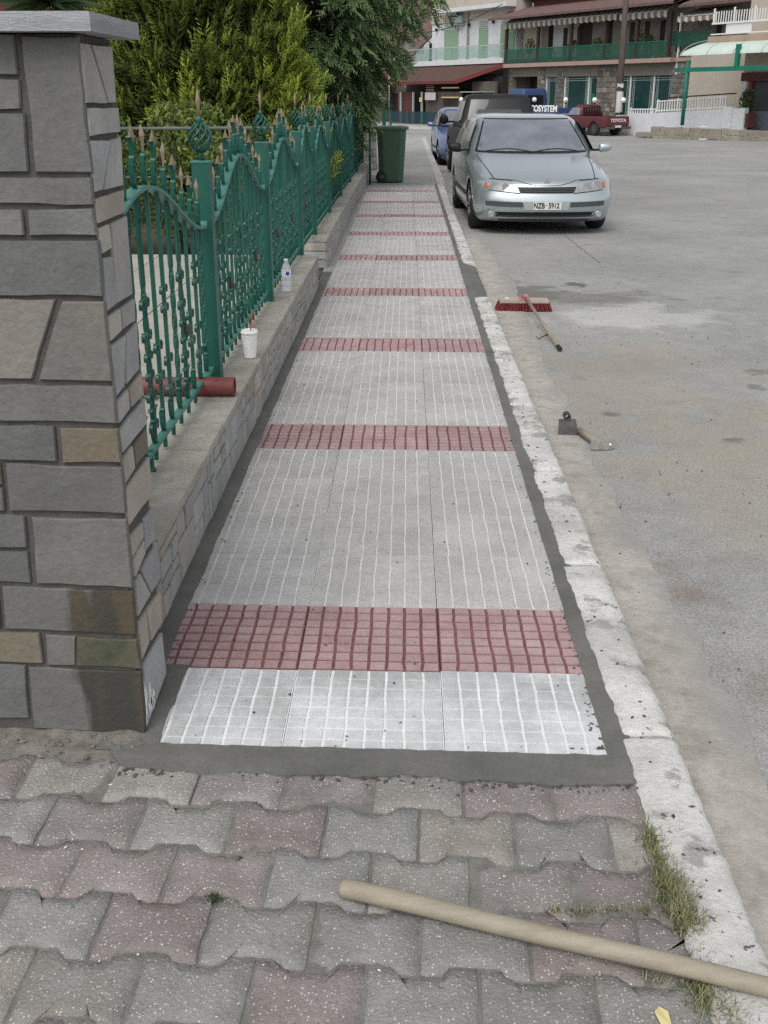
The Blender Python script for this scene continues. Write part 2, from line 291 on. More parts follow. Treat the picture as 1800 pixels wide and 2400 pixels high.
# ------------------------------------------------------------------ mesh helpers
class MB:
    def __init__(s): s.v = []; s.f = []; s.m = []; s.sm = []; s.t = []
    def quad(s, a, b, c, d, mi=0, smooth=False):
        i = len(s.v); s.v += [a, b, c, d]; s.f.append((i, i+1, i+2, i+3)); s.m.append(mi); s.sm.append(smooth)
    def poly(s, pts, mi=0):
        i = len(s.v); s.v += list(pts); s.f.append(tuple(range(i, i+len(pts)))); s.m.append(mi); s.sm.append(False)
    def box(s, x0, x1, y0, y1, z0, z1, mi=0, top=None):
        i = len(s.v)
        s.v += [(x0, y0, z0), (x1, y0, z0), (x1, y1, z0), (x0, y1, z0), (x0, y0, z1), (x1, y0, z1), (x1, y1, z1), (x0, y1, z1)]
        for f in ((3, 2, 1, 0), (4, 5, 6, 7), (0, 1, 5, 4), (1, 2, 6, 5), (2, 3, 7, 6), (3, 0, 4, 7)):
            s.f.append(tuple(i+k for k in f)); s.m.append(mi); s.sm.append(False)
        return s
    def prism(s, pts, ext, mi=0, bev=0.0):
        """pts: planar polygon (3D), extruded by vector ext; bev shrinks the far face."""
        n = len(pts); i = len(s.v); E_ = Vector(ext); c = sum((Vector(p) for p in pts), Vector())/n
        s.v += [tuple(p) for p in pts]
        if bev:
            s.v += [tuple(Vector(p)+E_*0.7) for p in pts]
            s.v += [tuple(Vector(p)+E_+(c-Vector(p)).normalized()*bev) for p in pts]; rings = 3
        else:
            s.v += [tuple(Vector(p)+E_) for p in pts]; rings = 2
        for r in range(rings-1):
            for k in range(n):
                a = i+r*n+k; b_ = i+r*n+(k+1) % n
                s.f.append((a, b_, b_+n, a+n)); s.m.append(mi); s.sm.append(False)
        s.f.append(tuple(i+(rings-1)*n+k for k in range(n))); s.m.append(mi); s.sm.append(False)
        s.f.append(tuple(i+k for k in reversed(range(n)))); s.m.append(mi); s.sm.append(False)
        return s
    def tube(s, pts, r, n=6, mi=0, cap=True, smooth=True):
        pts = [Vector(p) for p in pts]; R = r if isinstance(r, (list, tuple)) else [r]*len(pts)
        i0 = len(s.v); up = Vector((0, 0, 1))
        for k, p in enumerate(pts):
            d = (pts[min(k+1, len(pts)-1)]-pts[max(k-1, 0)]).normalized()
            a = d.cross(up)
            if a.length < 0.05: a = d.cross(Vector((1, 0, 0)))
            a.normalize(); b_ = d.cross(a)
            for j in range(n):
                t = 2*PI*j/n; s.v.append(tuple(p+(a*math.cos(t)+b_*math.sin(t))*R[k]))
        for k in range(len(pts)-1):
            for j in range(n):
                q = i0+k*n+j; w_ = i0+k*n+(j+1) % n
                s.f.append((q, q+n, w_+n, w_)); s.m.append(mi); s.sm.append(smooth)
        if cap:
            s.f.append(tuple(i0+j for j in range(n))); s.m.append(mi); s.sm.append(False)
            s.f.append(tuple(i0+(len(pts)-1)*n+j for j in reversed(range(n)))); s.m.append(mi); s.sm.append(False)
        return s
    def lathe(s, prof, n=20, c=(0, 0, 0), mi=0, axis='z', smooth=True, cap=True):
        i0 = len(s.v); C_ = Vector(c)
        for r, h in prof:
            for j in range(n):
                t = 2*PI*j/n; a, b_ = r*math.cos(t), r*math.sin(t)
                p = (a, b_, h) if axis == 'z' else ((h, a, b_) if axis == 'x' else (a, h, b_))
                s.v.append(tuple(C_+Vector(p)))
        for k in range(len(prof)-1):
            for j in range(n):
                q = i0+k*n+j; w_ = i0+k*n+(j+1) % n
                s.f.append((q, w_, w_+n, q+n)); s.m.append(mi); s.sm.append(smooth)
        if cap:
            s.f.append(tuple(i0+j for j in reversed(range(n)))); s.m.append(mi); s.sm.append(False)
            s.f.append(tuple(i0+(len(prof)-1)*n+j for j in range(n))); s.m.append(mi); s.sm.append(False)
        return s
    def ribbon(s, pts, wv, th, mi=0):
        """flat strip along pts (list of Vectors), half width vector wv, thickness th"""
        pts = [Vector(p) for p in pts]; wv = Vector(wv); i0 = len(s.v)
        for k, p in enumerate(pts):
            d = (pts[min(k+1, len(pts)-1)]-pts[max(k-1, 0)]).normalized()
            nrm = d.cross(wv).normalized()*th/2
            s.v += [tuple(p-wv-nrm), tuple(p+wv-nrm), tuple(p+wv+nrm), tuple(p-wv+nrm)]
        for k in range(len(pts)-1):
            for j in range(4):
                q = i0+k*4+j; w_ = i0+k*4+(j+1) % 4
                s.f.append((q, w_, w_+4, q+4)); s.m.append(mi); s.sm.append(False)
        s.f.append((i0+3, i0+2, i0+1, i0)); s.m.append(mi); s.sm.append(False)
        e = i0+(len(pts)-1)*4; s.f.append((e, e+1, e+2, e+3)); s.m.append(mi); s.sm.append(False)
        return s
    def mesh(s, name, mats, recalc=True):
        me = bpy.data.meshes.new(name); me.from_pydata([tuple(v) for v in s.v], [], s.f)
        for mm in (mats if isinstance(mats, (list, tuple)) else [mats]): me.materials.append(M[mm] if isinstance(mm, str) else mm)
        me.polygons.foreach_set('material_index', s.m); me.polygons.foreach_set('use_smooth', s.sm)
        if recalc:
            bm = bmesh.new(); bm.from_mesh(me); bmesh.ops.recalc_face_normals(bm, faces=bm.faces); bm.to_mesh(me); bm.free()
        me.update(); return me
    def build(s, name, mats, parent=None, loc=None, rz=0.0, recalc=True):
        o = bpy.data.objects.new(name, s.mesh(name, mats, recalc)); col.objects.link(o)
        if parent: o.parent = parent
        if loc: o.location = loc
        if rz: o.rotation_euler[2] = rz
        return o
def place(me, name, parent=None, loc=(0, 0, 0), rot=(0, 0, 0), scale=None):
    o = bpy.data.objects.new(name, me); col.objects.link(o); o.parent = parent; o.location = loc; o.rotation_euler = rot
    if scale: o.scale = scale
    return o
def tag(o, label, cat, group=None):
    o['label'] = label; o['category'] = cat
    if group: o['group'] = group
    return o
def thing(name, label, cat, loc=(0, 0, 0), rz=0.0, group=None):
    o = bpy.data.objects.new(name, None); col.objects.link(o); o.location = loc; o.rotation_euler = (0, 0, rz); o.empty_display_size = 0.1
    return tag(o, label, cat, group)
def struct(o, label=None):
    o['kind'] = 'structure'
    if label: o['label'] = label
    return o
def text_part(s, size, mats, parent, loc, rot, name='lettering', ext=0.004, bold=0.0, sx=1.0):
    c = bpy.data.curves.new(name, 'FONT'); c.body = s; c.size = size; c.align_x = 'CENTER'; c.align_y = 'CENTER'; c.extrude = ext; c.offset = bold
    o = bpy.data.objects.new(name, c); col.objects.link(o)
    dg = bpy.context.evaluated_depsgraph_get()
    me = bpy.data.meshes.new_from_object(o.evaluated_get(dg)); bpy.data.objects.remove(o)
    me.materials.clear(); me.materials.append(M[mats])
    return place(me, name, parent, loc, rot, (sx, 1, 1))
def nz1(x, s=0.0): return noise.noise(Vector((x, s, 0.37)))
def road_z(y): return -0.11 if y < 18 else -0.11-0.0107*(min(y, 60)-18)
# ================================================================== GROUND, ROAD, PAVEMENT
mb = MB()
ys = [-12, 0, 6, 12, 18, 25, 32, 40, 50, 60, 75, 100, 150, 300, 600]
for i in range(len(ys)-1):
    a, c = ys[i], ys[i+1]
    for x0, x1 in ((-300, -60), (-60, -10), (-10, 0.4), (0.4, 8), (8, 60), (60, 300)):
        mb.quad((x0, a, road_z(a)), (x1, a, road_z(a)), (x1, c, road_z(c)), (x0, c, road_z(c)))
struct(mb.build('road', 'road', recalc=False))
# gutter strip of pale broken concrete along the kerb
def gut_edge(y): return 0.90+0.055*nz1(y*0.8, 3)+0.035*nz1(y*3.1, 5)+0.022*nz1(y*9, 9)+0.012*nz1(y*27, 6)+(0.08 if y > 7 else 0)*min(1, (y-7)/2 if y > 7 else 0)
mb = MB(); y = 0.6; pts = []
while y < 13.2: pts.append((gut_edge(y), y)); y += 0.02
for k in range(len(pts)-1):
    (xa, ya), (xb, yb) = pts[k], pts[k+1]
    mb.quad((0.6, ya, -0.100), (xa, ya, -0.1055), (xb, yb, -0.1055), (0.6, yb, -0.100))
    mb.quad((xa, ya, -0.1055), (xa+0.004, ya, -0.112), (xb+0.004, yb, -0.112), (xb, yb, -0.1055))
struct(mb.build('gutter', 'gutter', recalc=False))
# cracks in the road (real thin recess-dark ribbons)
def crack(pts, w, seed, z=-0.1065, name='road_crack'):
    mb = MB(); P = []
    for k in range(len(pts)-1):
        n = max(2, int(math.dist(pts[k], pts[k+1])/0.05))
        for j in range(n):
            t = j/n; P.append((pts[k][0]*(1-t)+pts[k+1][0]*t+0.025*nz1((k+t)*7, seed), pts[k][1]*(1-t)+pts[k+1][1]*t))
    for k in range(len(P)-1):
        wa = w*(0.6+0.8*abs(nz1(k*0.4, seed+1)))
        mb.quad((P[k][0]-wa, P[k][1], z), (P[k][0]+wa, P[k][1], z), (P[k+1][0]+wa, P[k+1][1], z), (P[k+1][0]-wa, P[k+1][1], z))
    return struct(mb.build(name, 'joint_sand', recalc=False))
crack([(1.95, 14.2), (1.96, 12.6), (2.0, 11.2)], 0.006, 1)

# pavement slab under everything
pav = struct(MB().box(-0.74, 0.56, 2.07, 20.28, -0.2, -0.022).build('pavement', 'joint_sand'))
TILE = 0.4
def tile_mesh(kind, xa, xb, seed):
    rnd = random.Random(seed); mb = MB(); n = 8; st = TILE/n
    gl = {'grey': 0.0058, 'red': 0.0075, 'dusty': 0.0075}[kind]; gt = {'grey': 0.0014, 'red': 0.0125, 'dusty': 0.0052}[kind]
    sk = -0.022
    X = [[i*st+(0 if i in (0, n) else rnd.uniform(-0.0012, 0.0012)) for i in range(n+1)] for j in range(n+1)]
    ph = [rnd.uniform(0, 6.28) for _ in range(n+1)]
    for j in range(n+1):
        for i in range(1, n):
            X[j][i] += 0.0011*math.sin(j*1.1+ph[i])+rnd.uniform(-0.0010, 0.0010)
    for i in range(n):
        for j in range(n):
            y0, y1 = j*st+gt/2+(0.001 if j == 0 else 0), (j+1)*st-gt/2-(0.001 if j == n-1 else 0)
            l0, r0, l1, r1 = X[j][i]+gl/2, X[j][i+1]-gl/2, X[j+1][i]+gl/2, X[j+1][i+1]-gl/2
            l0, r0, l1, r1 = [min(max(q, xa+0.001), xb-0.001) for q in (l0, r0, l1, r1)]
            if r0-l0 < 0.003: continue
            z = rnd.uniform(-0.0004, 0.0004); b_ = 0.0012; D = -0.0032 if kind != 'red' else -0.0055
            t = [(l0+b_, y0+b_*.6, z), (r0-b_, y0+b_*.6, z), (r1-b_, y1-b_*.6, z), (l1+b_, y1-b_*.6, z)]
            u = [(l0, y0, D), (r0, y0, D), (r1, y1, D), (l1, y1, D)]
            t = [(p[0], p[1]+sk*p[0], p[2]) for p in t]; u = [(p[0], p[1]+sk*p[0], p[2]) for p in u]
            mb.quad(*t)
            for k in range(4): mb.quad(u[k], u[(k+1) % 4], t[(k+1) % 4], t[k])
    P = [(xa+.001, .001), (xb-.001, .001), (xb-.001, TILE-.001), (xa+.001, TILE-.001)]
    P = [(p[0], p[1]+sk*p[0]) for p in P]
    lo = [(p[0], p[1], -0.03) for p in P]; hi = [(p[0], p[1], -0.0026 if kind == 'grey' else (-0.003 if kind == 'dusty' else -0.005)) for p in P]
    mb.quad(*hi, mi=1)
    for k in range(4): mb.quad(lo[k], lo[(k+1) % 4], hi[(k+1) % 4], hi[k], mi=1)
    return mb.mesh('tile', {'grey': ['tile_grey', 'tile_groove'], 'red': ['tile_red', 'tile_red_groove'], 'dusty': ['tile_dusty', 'tile_dusty_groove']}[kind], recalc=False)
COLS = [(-0.697, 0.018, 0.40), (-0.297, 0.0, 0.4), (0.104, 0.0, 0.396)]
TM = {}
for ci, (x0, a, c) in enumerate(COLS):
    for kd in ('grey', 'red'):
        TM[ci, kd] = [tile_mesh(kd, a, c, 11*ci+q+(50 if kd == 'red' else 0)) for q in range(4)]
    TM[ci, 'dusty'] = [tile_mesh('dusty', 0.086 if ci == 0 else a, c, 200+ci)]
for k in range(46):
    y = 2.235+0.4*k
    if y > 20.1: break
    kind = 'dusty' if k == 0 else ('red' if k % 5 == 1 else 'grey')
    for ci, (x0, a, c) in enumerate(COLS):
        o = place(random.choice(TM[ci, kind]), 'tile', pav, (x0+random.uniform(-.0006, .0006), y+0.006*(ci-1)*-1, random.uniform(-.0012, .0012)),
                  (random.uniform(-.003, .003), random.uniform(-.003, .003), random.uniform(-.002, .002)))

# wet mortar borders with ragged edges
def strip(name, path, matn, z, ztop=0.004, n_=0.05):
    """path: list of (xL, yL, xR, yR) rungs"""
    mb = MB()
    for k in range(len(path)-1):
        a, c = path[k], path[k+1]
        za, zb = z+0.0012*nz1(k*.7, 2), z+0.0012*nz1((k+1)*.7, 2)
        m0 = ((a[0]+a[2])/2, (a[1]+a[3])/2, za+0.002); m1 = ((c[0]+c[2])/2, (c[1]+c[3])/2, zb+0.002)
        mb.quad((a[0], a[1], za), m0, m1, (c[0], c[1], zb), smooth=True); mb.quad(m0, (a[2], a[3], za), (c[2], c[3], zb), m1, smooth=True)
        mb.quad((a[0], a[1], za-.02), (a[0], a[1], za), (c[0], c[1], zb), (c[0], c[1], zb-.02)); mb.quad((a[2], a[3], za), (a[2], a[3], za-.02), (c[2], c[3], zb-.02), (c[2], c[3], zb))
    return mb.build(name, matn, pav, recalc=False)
p = []; y = 2.14
while y < 20.2:
    wob = 0.003*nz1(y*6, 1)+0.0025*nz1(y*25, 4)+0.002*nz1(y*70, 8)
    p.append((0.4965+wob, y, 0.565, y)); y += 0.022 if y < 7 else 0.06
strip('mortar_border', p, 'wet_mortar', 0.0030)
p = []; y = 2.22
while y < 9.85:
    wob = 0.003*nz1(y*5, 11)+0.0025*nz1(y*21, 14)+0.002*nz1(y*70, 18)
    xr = -0.672 if y > 2.643 else -0.606+0.010*nz1(y*9, 3)
    if y > 2.643 and p[-1][3] < 2.643: p += [(-.75, 2.643, -0.606, 2.643), (-.75, 2.6435, -0.67, 2.6435)]
    p.append((-0.75, y, xr+wob, y)); y += 0.022 if y < 7 else 0.06
strip('mortar_border', p, 'wet_mortar', 0.0034)
p = []; y = 9.85
while y < 20.2:
    p.append((-0.76, y, -0.672+0.004*nz1(y*5, 11), y)); y += 0.1
strip('mortar_border', p, 'dry_mortar', 0.0030)
p = []; x = -0.72
while x < 0.565:
    yb = 2.142-0.042*((x+0.7)/1.25)+0.013*nz1(x*7, 21)+0.012*nz1(x*17, 24)+0.004*nz1(x*60, 27)
    yt = 2.252-0.026*(x+0.7)+0.004*nz1(x*20, 31)+0.002*nz1(x*70, 33)
    tp = min(1, max(0, (x+.715)/.07))**.5; yb = yt-.01-(yt-.01-yb)*tp
    p.append((x, yb, x, max(yt, yb+0.01))); x += 0.012
strip('mortar_border', p, 'wet_mortar', 0.0042)

# plain concrete pavement beyond the tiles
mb = MB(); mb.box(-0.9, 0.56, 20.28, 44, -0.6, 0.002)
struct(mb.build('pavement_far', 'concrete'))

# interlocking pavers in the foreground
forecourt = struct(MB().box(-7, 0.56, -1.0, 2.3, -0.2, -0.0055).build('forecourt', 'joint_sand'))
def paver_mesh(seed):
    rnd = random.Random(seed); L_, e, mid = 0.1005, 0.0885, 0.0640
    pts = [(-L_, -e), (-0.062, -e), (-0.040, -mid), (0.040, -mid), (0.062, -e), (L_, -e), (L_, e), (0.062, e), (0.040, mid), (-0.040, mid), (-0.062, e), (-L_, e)]
    P = []
    for k in range(12):
        a, c = pts[k], pts[(k+1) % 12]
        n = 6 if math.dist(a, c) > 0.06 else 3
        for j in range(n):
            t = j/n; P.append((a[0]*(1-t)+c[0]*t+rnd.uniform(-.0013, .0013), a[1]*(1-t)+c[1]*t+rnd.uniform(-.0015, .0015)))
    mb = MB(); n = len(P); i = len(mb.v)
    for (s, z, j) in ((1.0, -0.05, 0), (0.996, -0.0062, 0.0007), (0.968, -0.0012, 0.0014)):
        for q in P: mb.v.append((q[0]*s+rnd.uniform(-j, j), q[1]*s+rnd.uniform(-j, j), z+rnd.uniform(-j, j)*.6))
    for r in range(2):
        for k in range(n):
            a, c = i+r*n+k, i+r*n+(k+1) % n; mb.f.append((a, c, c+n, a+n)); mb.m.append(0); mb.sm.append(r == 1)
    # ring-fan top with slight unevenness
    for q in P: mb.v.append((q[0]*0.55, q[1]*0.5, rnd.uniform(-.0005, .0012)))
    for k in range(n):
        a, c = i+2*n+k, i+2*n+(k+1) % n; mb.f.append((a, c, c+n, a+n)); mb.m.append(0); mb.sm.append(True)
    mb.f.append(tuple(i+3*n+k for k in range(n))); mb.m.append(0); mb.sm.append(True)
    return mb.mesh('paver', 'paver', recalc=False)
PM = [paver_mesh(s) for s in range(14)]
pa = math.radians(-2.6); ca, sa = math.cos(pa), math.sin(pa)
for r in range(-8, 4):
    for c in range(-16, 8):
        lx = (c+(0.5 if r % 2 else 0))*0.2055; ly = r*0.1565
        X = -0.066+lx*1.0+0.0*ly; Y = 1.925+ly+lx*sa
        if X < -3.0 or Y < -0.4 or Y > 2.27 or X > 0.63: continue
        if X > -0.72 and Y > 2.135: continue
        o = place(random.choice(PM), 'paver', forecourt, (X, Y, random.uniform(-.004, .002)), (random.uniform(-.02, .02), random.uniform(-.02, .02), pa+random.uniform(-.016, .016)+(PI if random.random() < .5 else 0)))
        if X > 0.445:      # cut stones along the kerb
            me = o.data.copy(); lim = 0.548-X
            for v in me.vertices:
                w = v.co.x if abs(((o.rotation_euler[2]-pa+PI) % (2*PI))-PI) < 1 else -v.co.x
                if w > lim: v.co.x = lim if w == v.co.x else -lim
            if lim < -0.06: bpy.data.objects.remove(o)
            else: o.data = me

# kerb stones, painted white
kerb = struct(MB().box(0.545, 0.60, -1.0, 20.28, -0.2, -0.035).build('kerb', 'concrete'))
def kerb_stone(y0, y1, seed, matn, xo, ramp=False):
    mb = MB(); ny = max(6, int((y1-y0)/0.018)); prof = [(0.0, 0.0, 0), (0.10, 0.0, 0), (0.30, 0.0, 0), (0.5, 0, 0), (0.7, 0, 0), (0.86, 0, -0.003), (0.95, 0, -0.012), (1.0, 0, -0.03), (1.0, 0, -0.075), (1.0, 0, -0.14)]
    n = len(prof)
    for j in range(ny+1):
        y = y0+(y1-y0)*j/ny; e = min(j, ny-j)
        xi = 0.534+0.010*nz1(y*6, seed)+0.006*nz1(y*22, seed+2)+0.004*nz1(y*70, seed+4)
        xe = xo+0.006*nz1(y*3, seed+6)+0.005*nz1(y*17, seed+8)
        for k, (t, _, dz) in enumerate(prof):
            z = 0.012+dz+(0.0045*noise.noise(Vector((t*2.2, y*9, seed)))+0.0035*noise.noise(Vector((t*6, y*30, seed+9))))*(1 if k < 8 else .3)
            if k == 0: z = -0.012
            elif k == 1: z -= 0.003
            if e == 0: z -= 0.008
            if ramp: z = z*0.4-0.03*t
            mb.v.append((xi+(xe-xi)*t+(0.004*noise.noise(Vector((z*40, y*12, seed+3))) if k > 6 else 0), y, z))
    for j in range(ny):
        for k in range(n-1):
            a = j*n+k; mb.f.append((a, a+1, a+1+n, a+n)); mb.m.append(0); mb.sm.append(True)
    mb.f.append(tuple(range(n))); mb.m.append(0); mb.sm.append(False)
    mb.f.append(tuple(ny*n+k for k in reversed(range(n)))); mb.m.append(0); mb.sm.append(False)
    return mb.build('kerb_stone', matn, kerb)
yk = [-0.7, 0.3, 1.3, 2.302, 3.35, 4.33, 5.36, 6.35, 7.37, 8.55]
for q in range(len(yk)-1):
    kerb_stone(yk[q]+.004, yk[q+1]-.004, 10+q*3, 'kerb_paint', 0.685-0.022*min(1, max(0, (yk[q]-1.5)/7)))
kerb_stone(8.56, 10.42, 60, 'wet_mortar', 0.665, ramp=True)['label'] = 'grey cement fill where the kerb is missing'
yk = [10.43]+[10.43+1.1*q for q in range(1, 10)]
for q in range(len(yk)-1):
    kerb_stone(yk[q]+.004, yk[q+1]-.004, 70+q*3, 'kerb_paint' if q < 4 else 'kerb_old', 0.668)
mb = MB(); mb.box(0.55, 0.70, 20.34, 44, -0.6, 0.012)
struct(mb.build('kerb_far', 'kerb_old'))
# loose dirt at the foot of the pier
mb = MB(); n = 60
for i in range(n+1):
    for j in range(7):
        x = -1.25+0.63*i/n; t = j/6; tp = min(1, (n-i)/6)
        mb.v.append((x, 2.30-t*(0.13+0.03*nz1(x*9, 2)-(.02 if x < -.8 else 0)), -0.001+tp*(0.014*(1-t)**1.6*(1+0.8*nz1(x*14, 5))+0.004*nz1(x*22+t*5, 7)+.0015*nz1(x*70, t*6))-(0.01 if j == 6 else 0)))
for i in range(n):
    for j in range(6):
        a = i*7+j; mb.f.append((a, a+7, a+8, a+1)); mb.m.append(0); mb.sm.append(True)
so = mb.build('soil', 'soil'); so['kind'] = 'stuff'; so['label'] = 'loose dirt heaped along the foot of the slate pier'; so['category'] = 'soil'
# crumbs of mortar and grit scattered over tiles, kerb and gutter
def crumbs(name, n, fn, rr, matn, label):
    rnd = random.Random(name); mb = MB()
    for _ in range(n):
        x, y, z = fn(rnd); r = rnd.uniform(*rr); i = len(mb.v)
        a = rnd.uniform(0, 6.3); st = rnd.uniform(1, 2.2)
        for (px, py, pz) in ((1, 0, 0), (0, 1, 0), (-1, 0, 0), (0, -1, 0), (0.1, 0.1, 0.9), (0, 0, -.5)):
            qx, qy = px*st*rnd.uniform(.7, 1.2), py*rnd.uniform(.7, 1.2)
            mb.v.append((x+r*(qx*math.cos(a)-qy*math.sin(a)), y+r*(qx*math.sin(a)+qy*math.cos(a)), z+r*0.7*(pz+.35)))
        for f in ((0, 1, 4), (1, 2, 4), (2, 3, 4), (3, 0, 4), (1, 0, 5), (2, 1, 5), (3, 2, 5), (0, 3, 5)): mb.f.append(tuple(i+q for q in f)); mb.m.append(0); mb.sm.append(False)
    o = mb.build(name, matn, recalc=False); o['kind'] = 'stuff'; o['label'] = label; o['category'] = 'debris'; return o
def on_tiles(r):
    y = 2.25+r.random()**2*9; e = r.random()
    x = (0.493-abs(r.gauss(0, .01))) if e < .45 else ((-0.665+abs(r.gauss(0, .012))) if e < .75 else r.uniform(-.6, .47)); return x, y, 0.001
crumbs('mortar_crumbs', 260, on_tiles, (0.0018, 0.0045), 'crumb', 'dark mortar crumbs scattered over the pavement tiles')
crumbs('kerb_crumbs', 90, lambda r: (r.uniform(.555, .66), 1.6+r.random()**1.3*8, 0.012), (0.002, 0.006), 'crumb', 'dark mortar crumbs lying on the white kerb')
crumbs('road_grit', 260, lambda r: (r.uniform(.7, 2.6), 2.2+r.random()*9, -0.106), (0.002, 0.007), 'crumb', 'dark grit lying on the road near the kerb')
crumbs('soil_clods', 70, lambda r: (r.uniform(-1.2, -.62), 2.29-abs(r.gauss(0, .06)), 0.004), (0.002, 0.008), 'soil', 'small clods of dirt at the foot of the slate pier')
crumbs('paver_grit', 70, lambda r: (r.uniform(-1.1, .5), 1.2+r.random()*.95, 0.0), (0.0012, 0.0035), 'cement_blob', 'pale grit scattered over the worn pavers')
crumbs('border_grit', 200, lambda r: ((lambda x: (x, 2.135-0.04*((x+.7)/1.25)+r.gauss(0, .014), 0.001))(r.uniform(-.68, .55))), (0.002, 0.006), 'crumb', 'dark mortar crumbs along the front mortar edge')
PF=[
('slate',[(-1.245,1.603),(-0.775,1.602),(-0.776,1.531),(-1.245,1.529)]),
('slate_beige',[(-1.245,1.52),(-0.774,1.52),(-0.777,1.466),(-1.245,1.466)]),
('slate',[(-0.761,1.601),(-0.649,1.601),(-0.646,1.343),(-0.763,1.343)]),
('slate',[(-1.245,1.457),(-0.772,1.457),(-0.776,1.346),(-1.245,1.344)]),
('slate',[(-1.245,1.333),(-0.648,1.334),(-0.649,1.281),(-1.245,1.282)]),
('slate',[(-1.245,1.27),(-0.8,1.27),(-0.801,1.219),(-1.245,1.218)]),
('slate',[(-0.789,1.27),(-0.651,1.273),(-0.649,1.218),(-0.79,1.218)]),
('slate',[(-1.245,1.206),(-0.645,1.207),(-0.647,1.092),(-1.245,1.096)]),
('slate_beige',[(-1.245,1.083),(-0.75,1.083),(-0.821,0.91),(-1.245,0.911)]),
('slate_beige',[(-0.736,1.08),(-0.646,1.08),(-0.644,0.905),(-0.807,0.908)]),
('slate',[(-1.245,0.899),(-0.642,0.893),(-0.643,0.811),(-1.245,0.82)]),
('slate',[(-1.245,0.808),(-0.784,0.801),(-0.786,0.72),(-1.245,0.728)]),
('slate_ochre',[(-0.772,0.797),(-0.643,0.795),(-0.641,0.718),(-0.775,0.717)]),
('slate_ochre',[(-1.245,0.717),(-0.917,0.712),(-0.919,0.664),(-1.245,0.668)]),
('slate',[(-1.245,0.655),(-0.919,0.653),(-0.922,0.599),(-1.245,0.601)]),
('slate',[(-0.906,0.713),(-0.642,0.705),(-0.64,0.594),(-0.91,0.599)]),
('slate',[(-1.245,0.589),(-0.877,0.585),(-0.88,0.508),(-1.245,0.512)]),
('slate',[(-1.245,0.5),(-0.88,0.495),(-0.882,0.417),(-1.245,0.423)]),
('slate',[(-0.862,0.583),(-0.643,0.578),(-0.643,0.406),(-0.869,0.414)]),
('slate_beige',[(-0.954,0.404),(-0.642,0.395),(-0.642,0.282),(-0.96,0.294)]),
('slate',[(-1.245,0.409),(-0.964,0.404),(-0.971,0.297),(-1.245,0.3)]),
('slate_ochre',[(-1.245,0.286),(-0.877,0.282),(-0.878,0.201),(-1.245,0.209)]),
('slate_moss',[(-0.791,0.272),(-0.643,0.266),(-0.64,0.187),(-0.8,0.193)]),
('slate',[(-0.865,0.276),(-0.792,0.272),(-0.8,0.193),(-0.87,0.195)]),
('slate',[(-1.245,0.201),(-0.923,0.193),(-0.931,0.046),(-1.245,0.026)]),
('slate',[(-0.916,0.187),(-0.639,0.179),(-0.643,0.006),(-0.923,0.016)]),
]
PS=[
[(2.302,1.588),(2.364,1.589),(2.464,1.476),(2.299,1.477)],
[(2.386,1.588),(2.544,1.591),(2.538,1.476),(2.479,1.476)],
[(2.312,1.467),(2.55,1.466),(2.552,1.415),(2.306,1.414)],
[(2.308,1.406),(2.466,1.399),(2.365,1.304),(2.306,1.304)],
[(2.476,1.401),(2.554,1.403),(2.544,1.3),(2.379,1.303)],
[(2.314,1.29),(2.545,1.29),(2.531,1.24),(2.31,1.241)],
[(2.312,1.23),(2.386,1.23),(2.393,1.18),(2.315,1.177)],
[(2.41,1.229),(2.552,1.231),(2.545,1.053),(2.399,1.057)],
[(2.312,1.168),(2.396,1.161),(2.394,1.058),(2.314,1.056)],
[(2.319,1.041),(2.42,1.041),(2.418,0.993),(2.319,0.989)],
[(2.432,1.041),(2.557,1.039),(2.545,0.989),(2.429,0.993)],
[(2.316,0.978),(2.444,0.974),(2.395,0.866),(2.325,0.863)],
[(2.46,0.973),(2.56,0.981),(2.545,0.871),(2.422,0.867)],
[(2.325,0.848),(2.428,0.852),(2.428,0.805),(2.329,0.8)],
[(2.444,0.851),(2.564,0.855),(2.564,0.802),(2.446,0.805)],
[(2.322,0.783),(2.572,0.791),(2.575,0.727),(2.329,0.728)],
[(2.324,0.713),(2.425,0.715),(2.428,0.658),(2.33,0.652)],
[(2.442,0.714),(2.571,0.714),(2.569,0.654),(2.441,0.663)],
[(2.325,0.64),(2.57,0.638),(2.575,0.539),(2.326,0.55)],
[(2.327,0.521),(2.453,0.507),(2.453,0.47),(2.331,0.467)],
[(2.473,0.509),(2.576,0.503),(2.566,0.417),(2.46,0.428)],
[(2.333,0.457),(2.45,0.462),(2.456,0.425),(2.341,0.411)],
[(2.398,0.404),(2.56,0.4),(2.565,0.295),(2.478,0.303)],
[(2.342,0.398),(2.385,0.4),(2.466,0.305),(2.334,0.309)],
[(2.329,0.293),(2.407,0.285),(2.413,0.194),(2.329,0.19)],
[(2.416,0.284),(2.568,0.263),(2.56,0.178),(2.437,0.187)],
[(2.34,0.168),(2.55,0.152),(2.558,0.024),(2.321,0.006)],
]
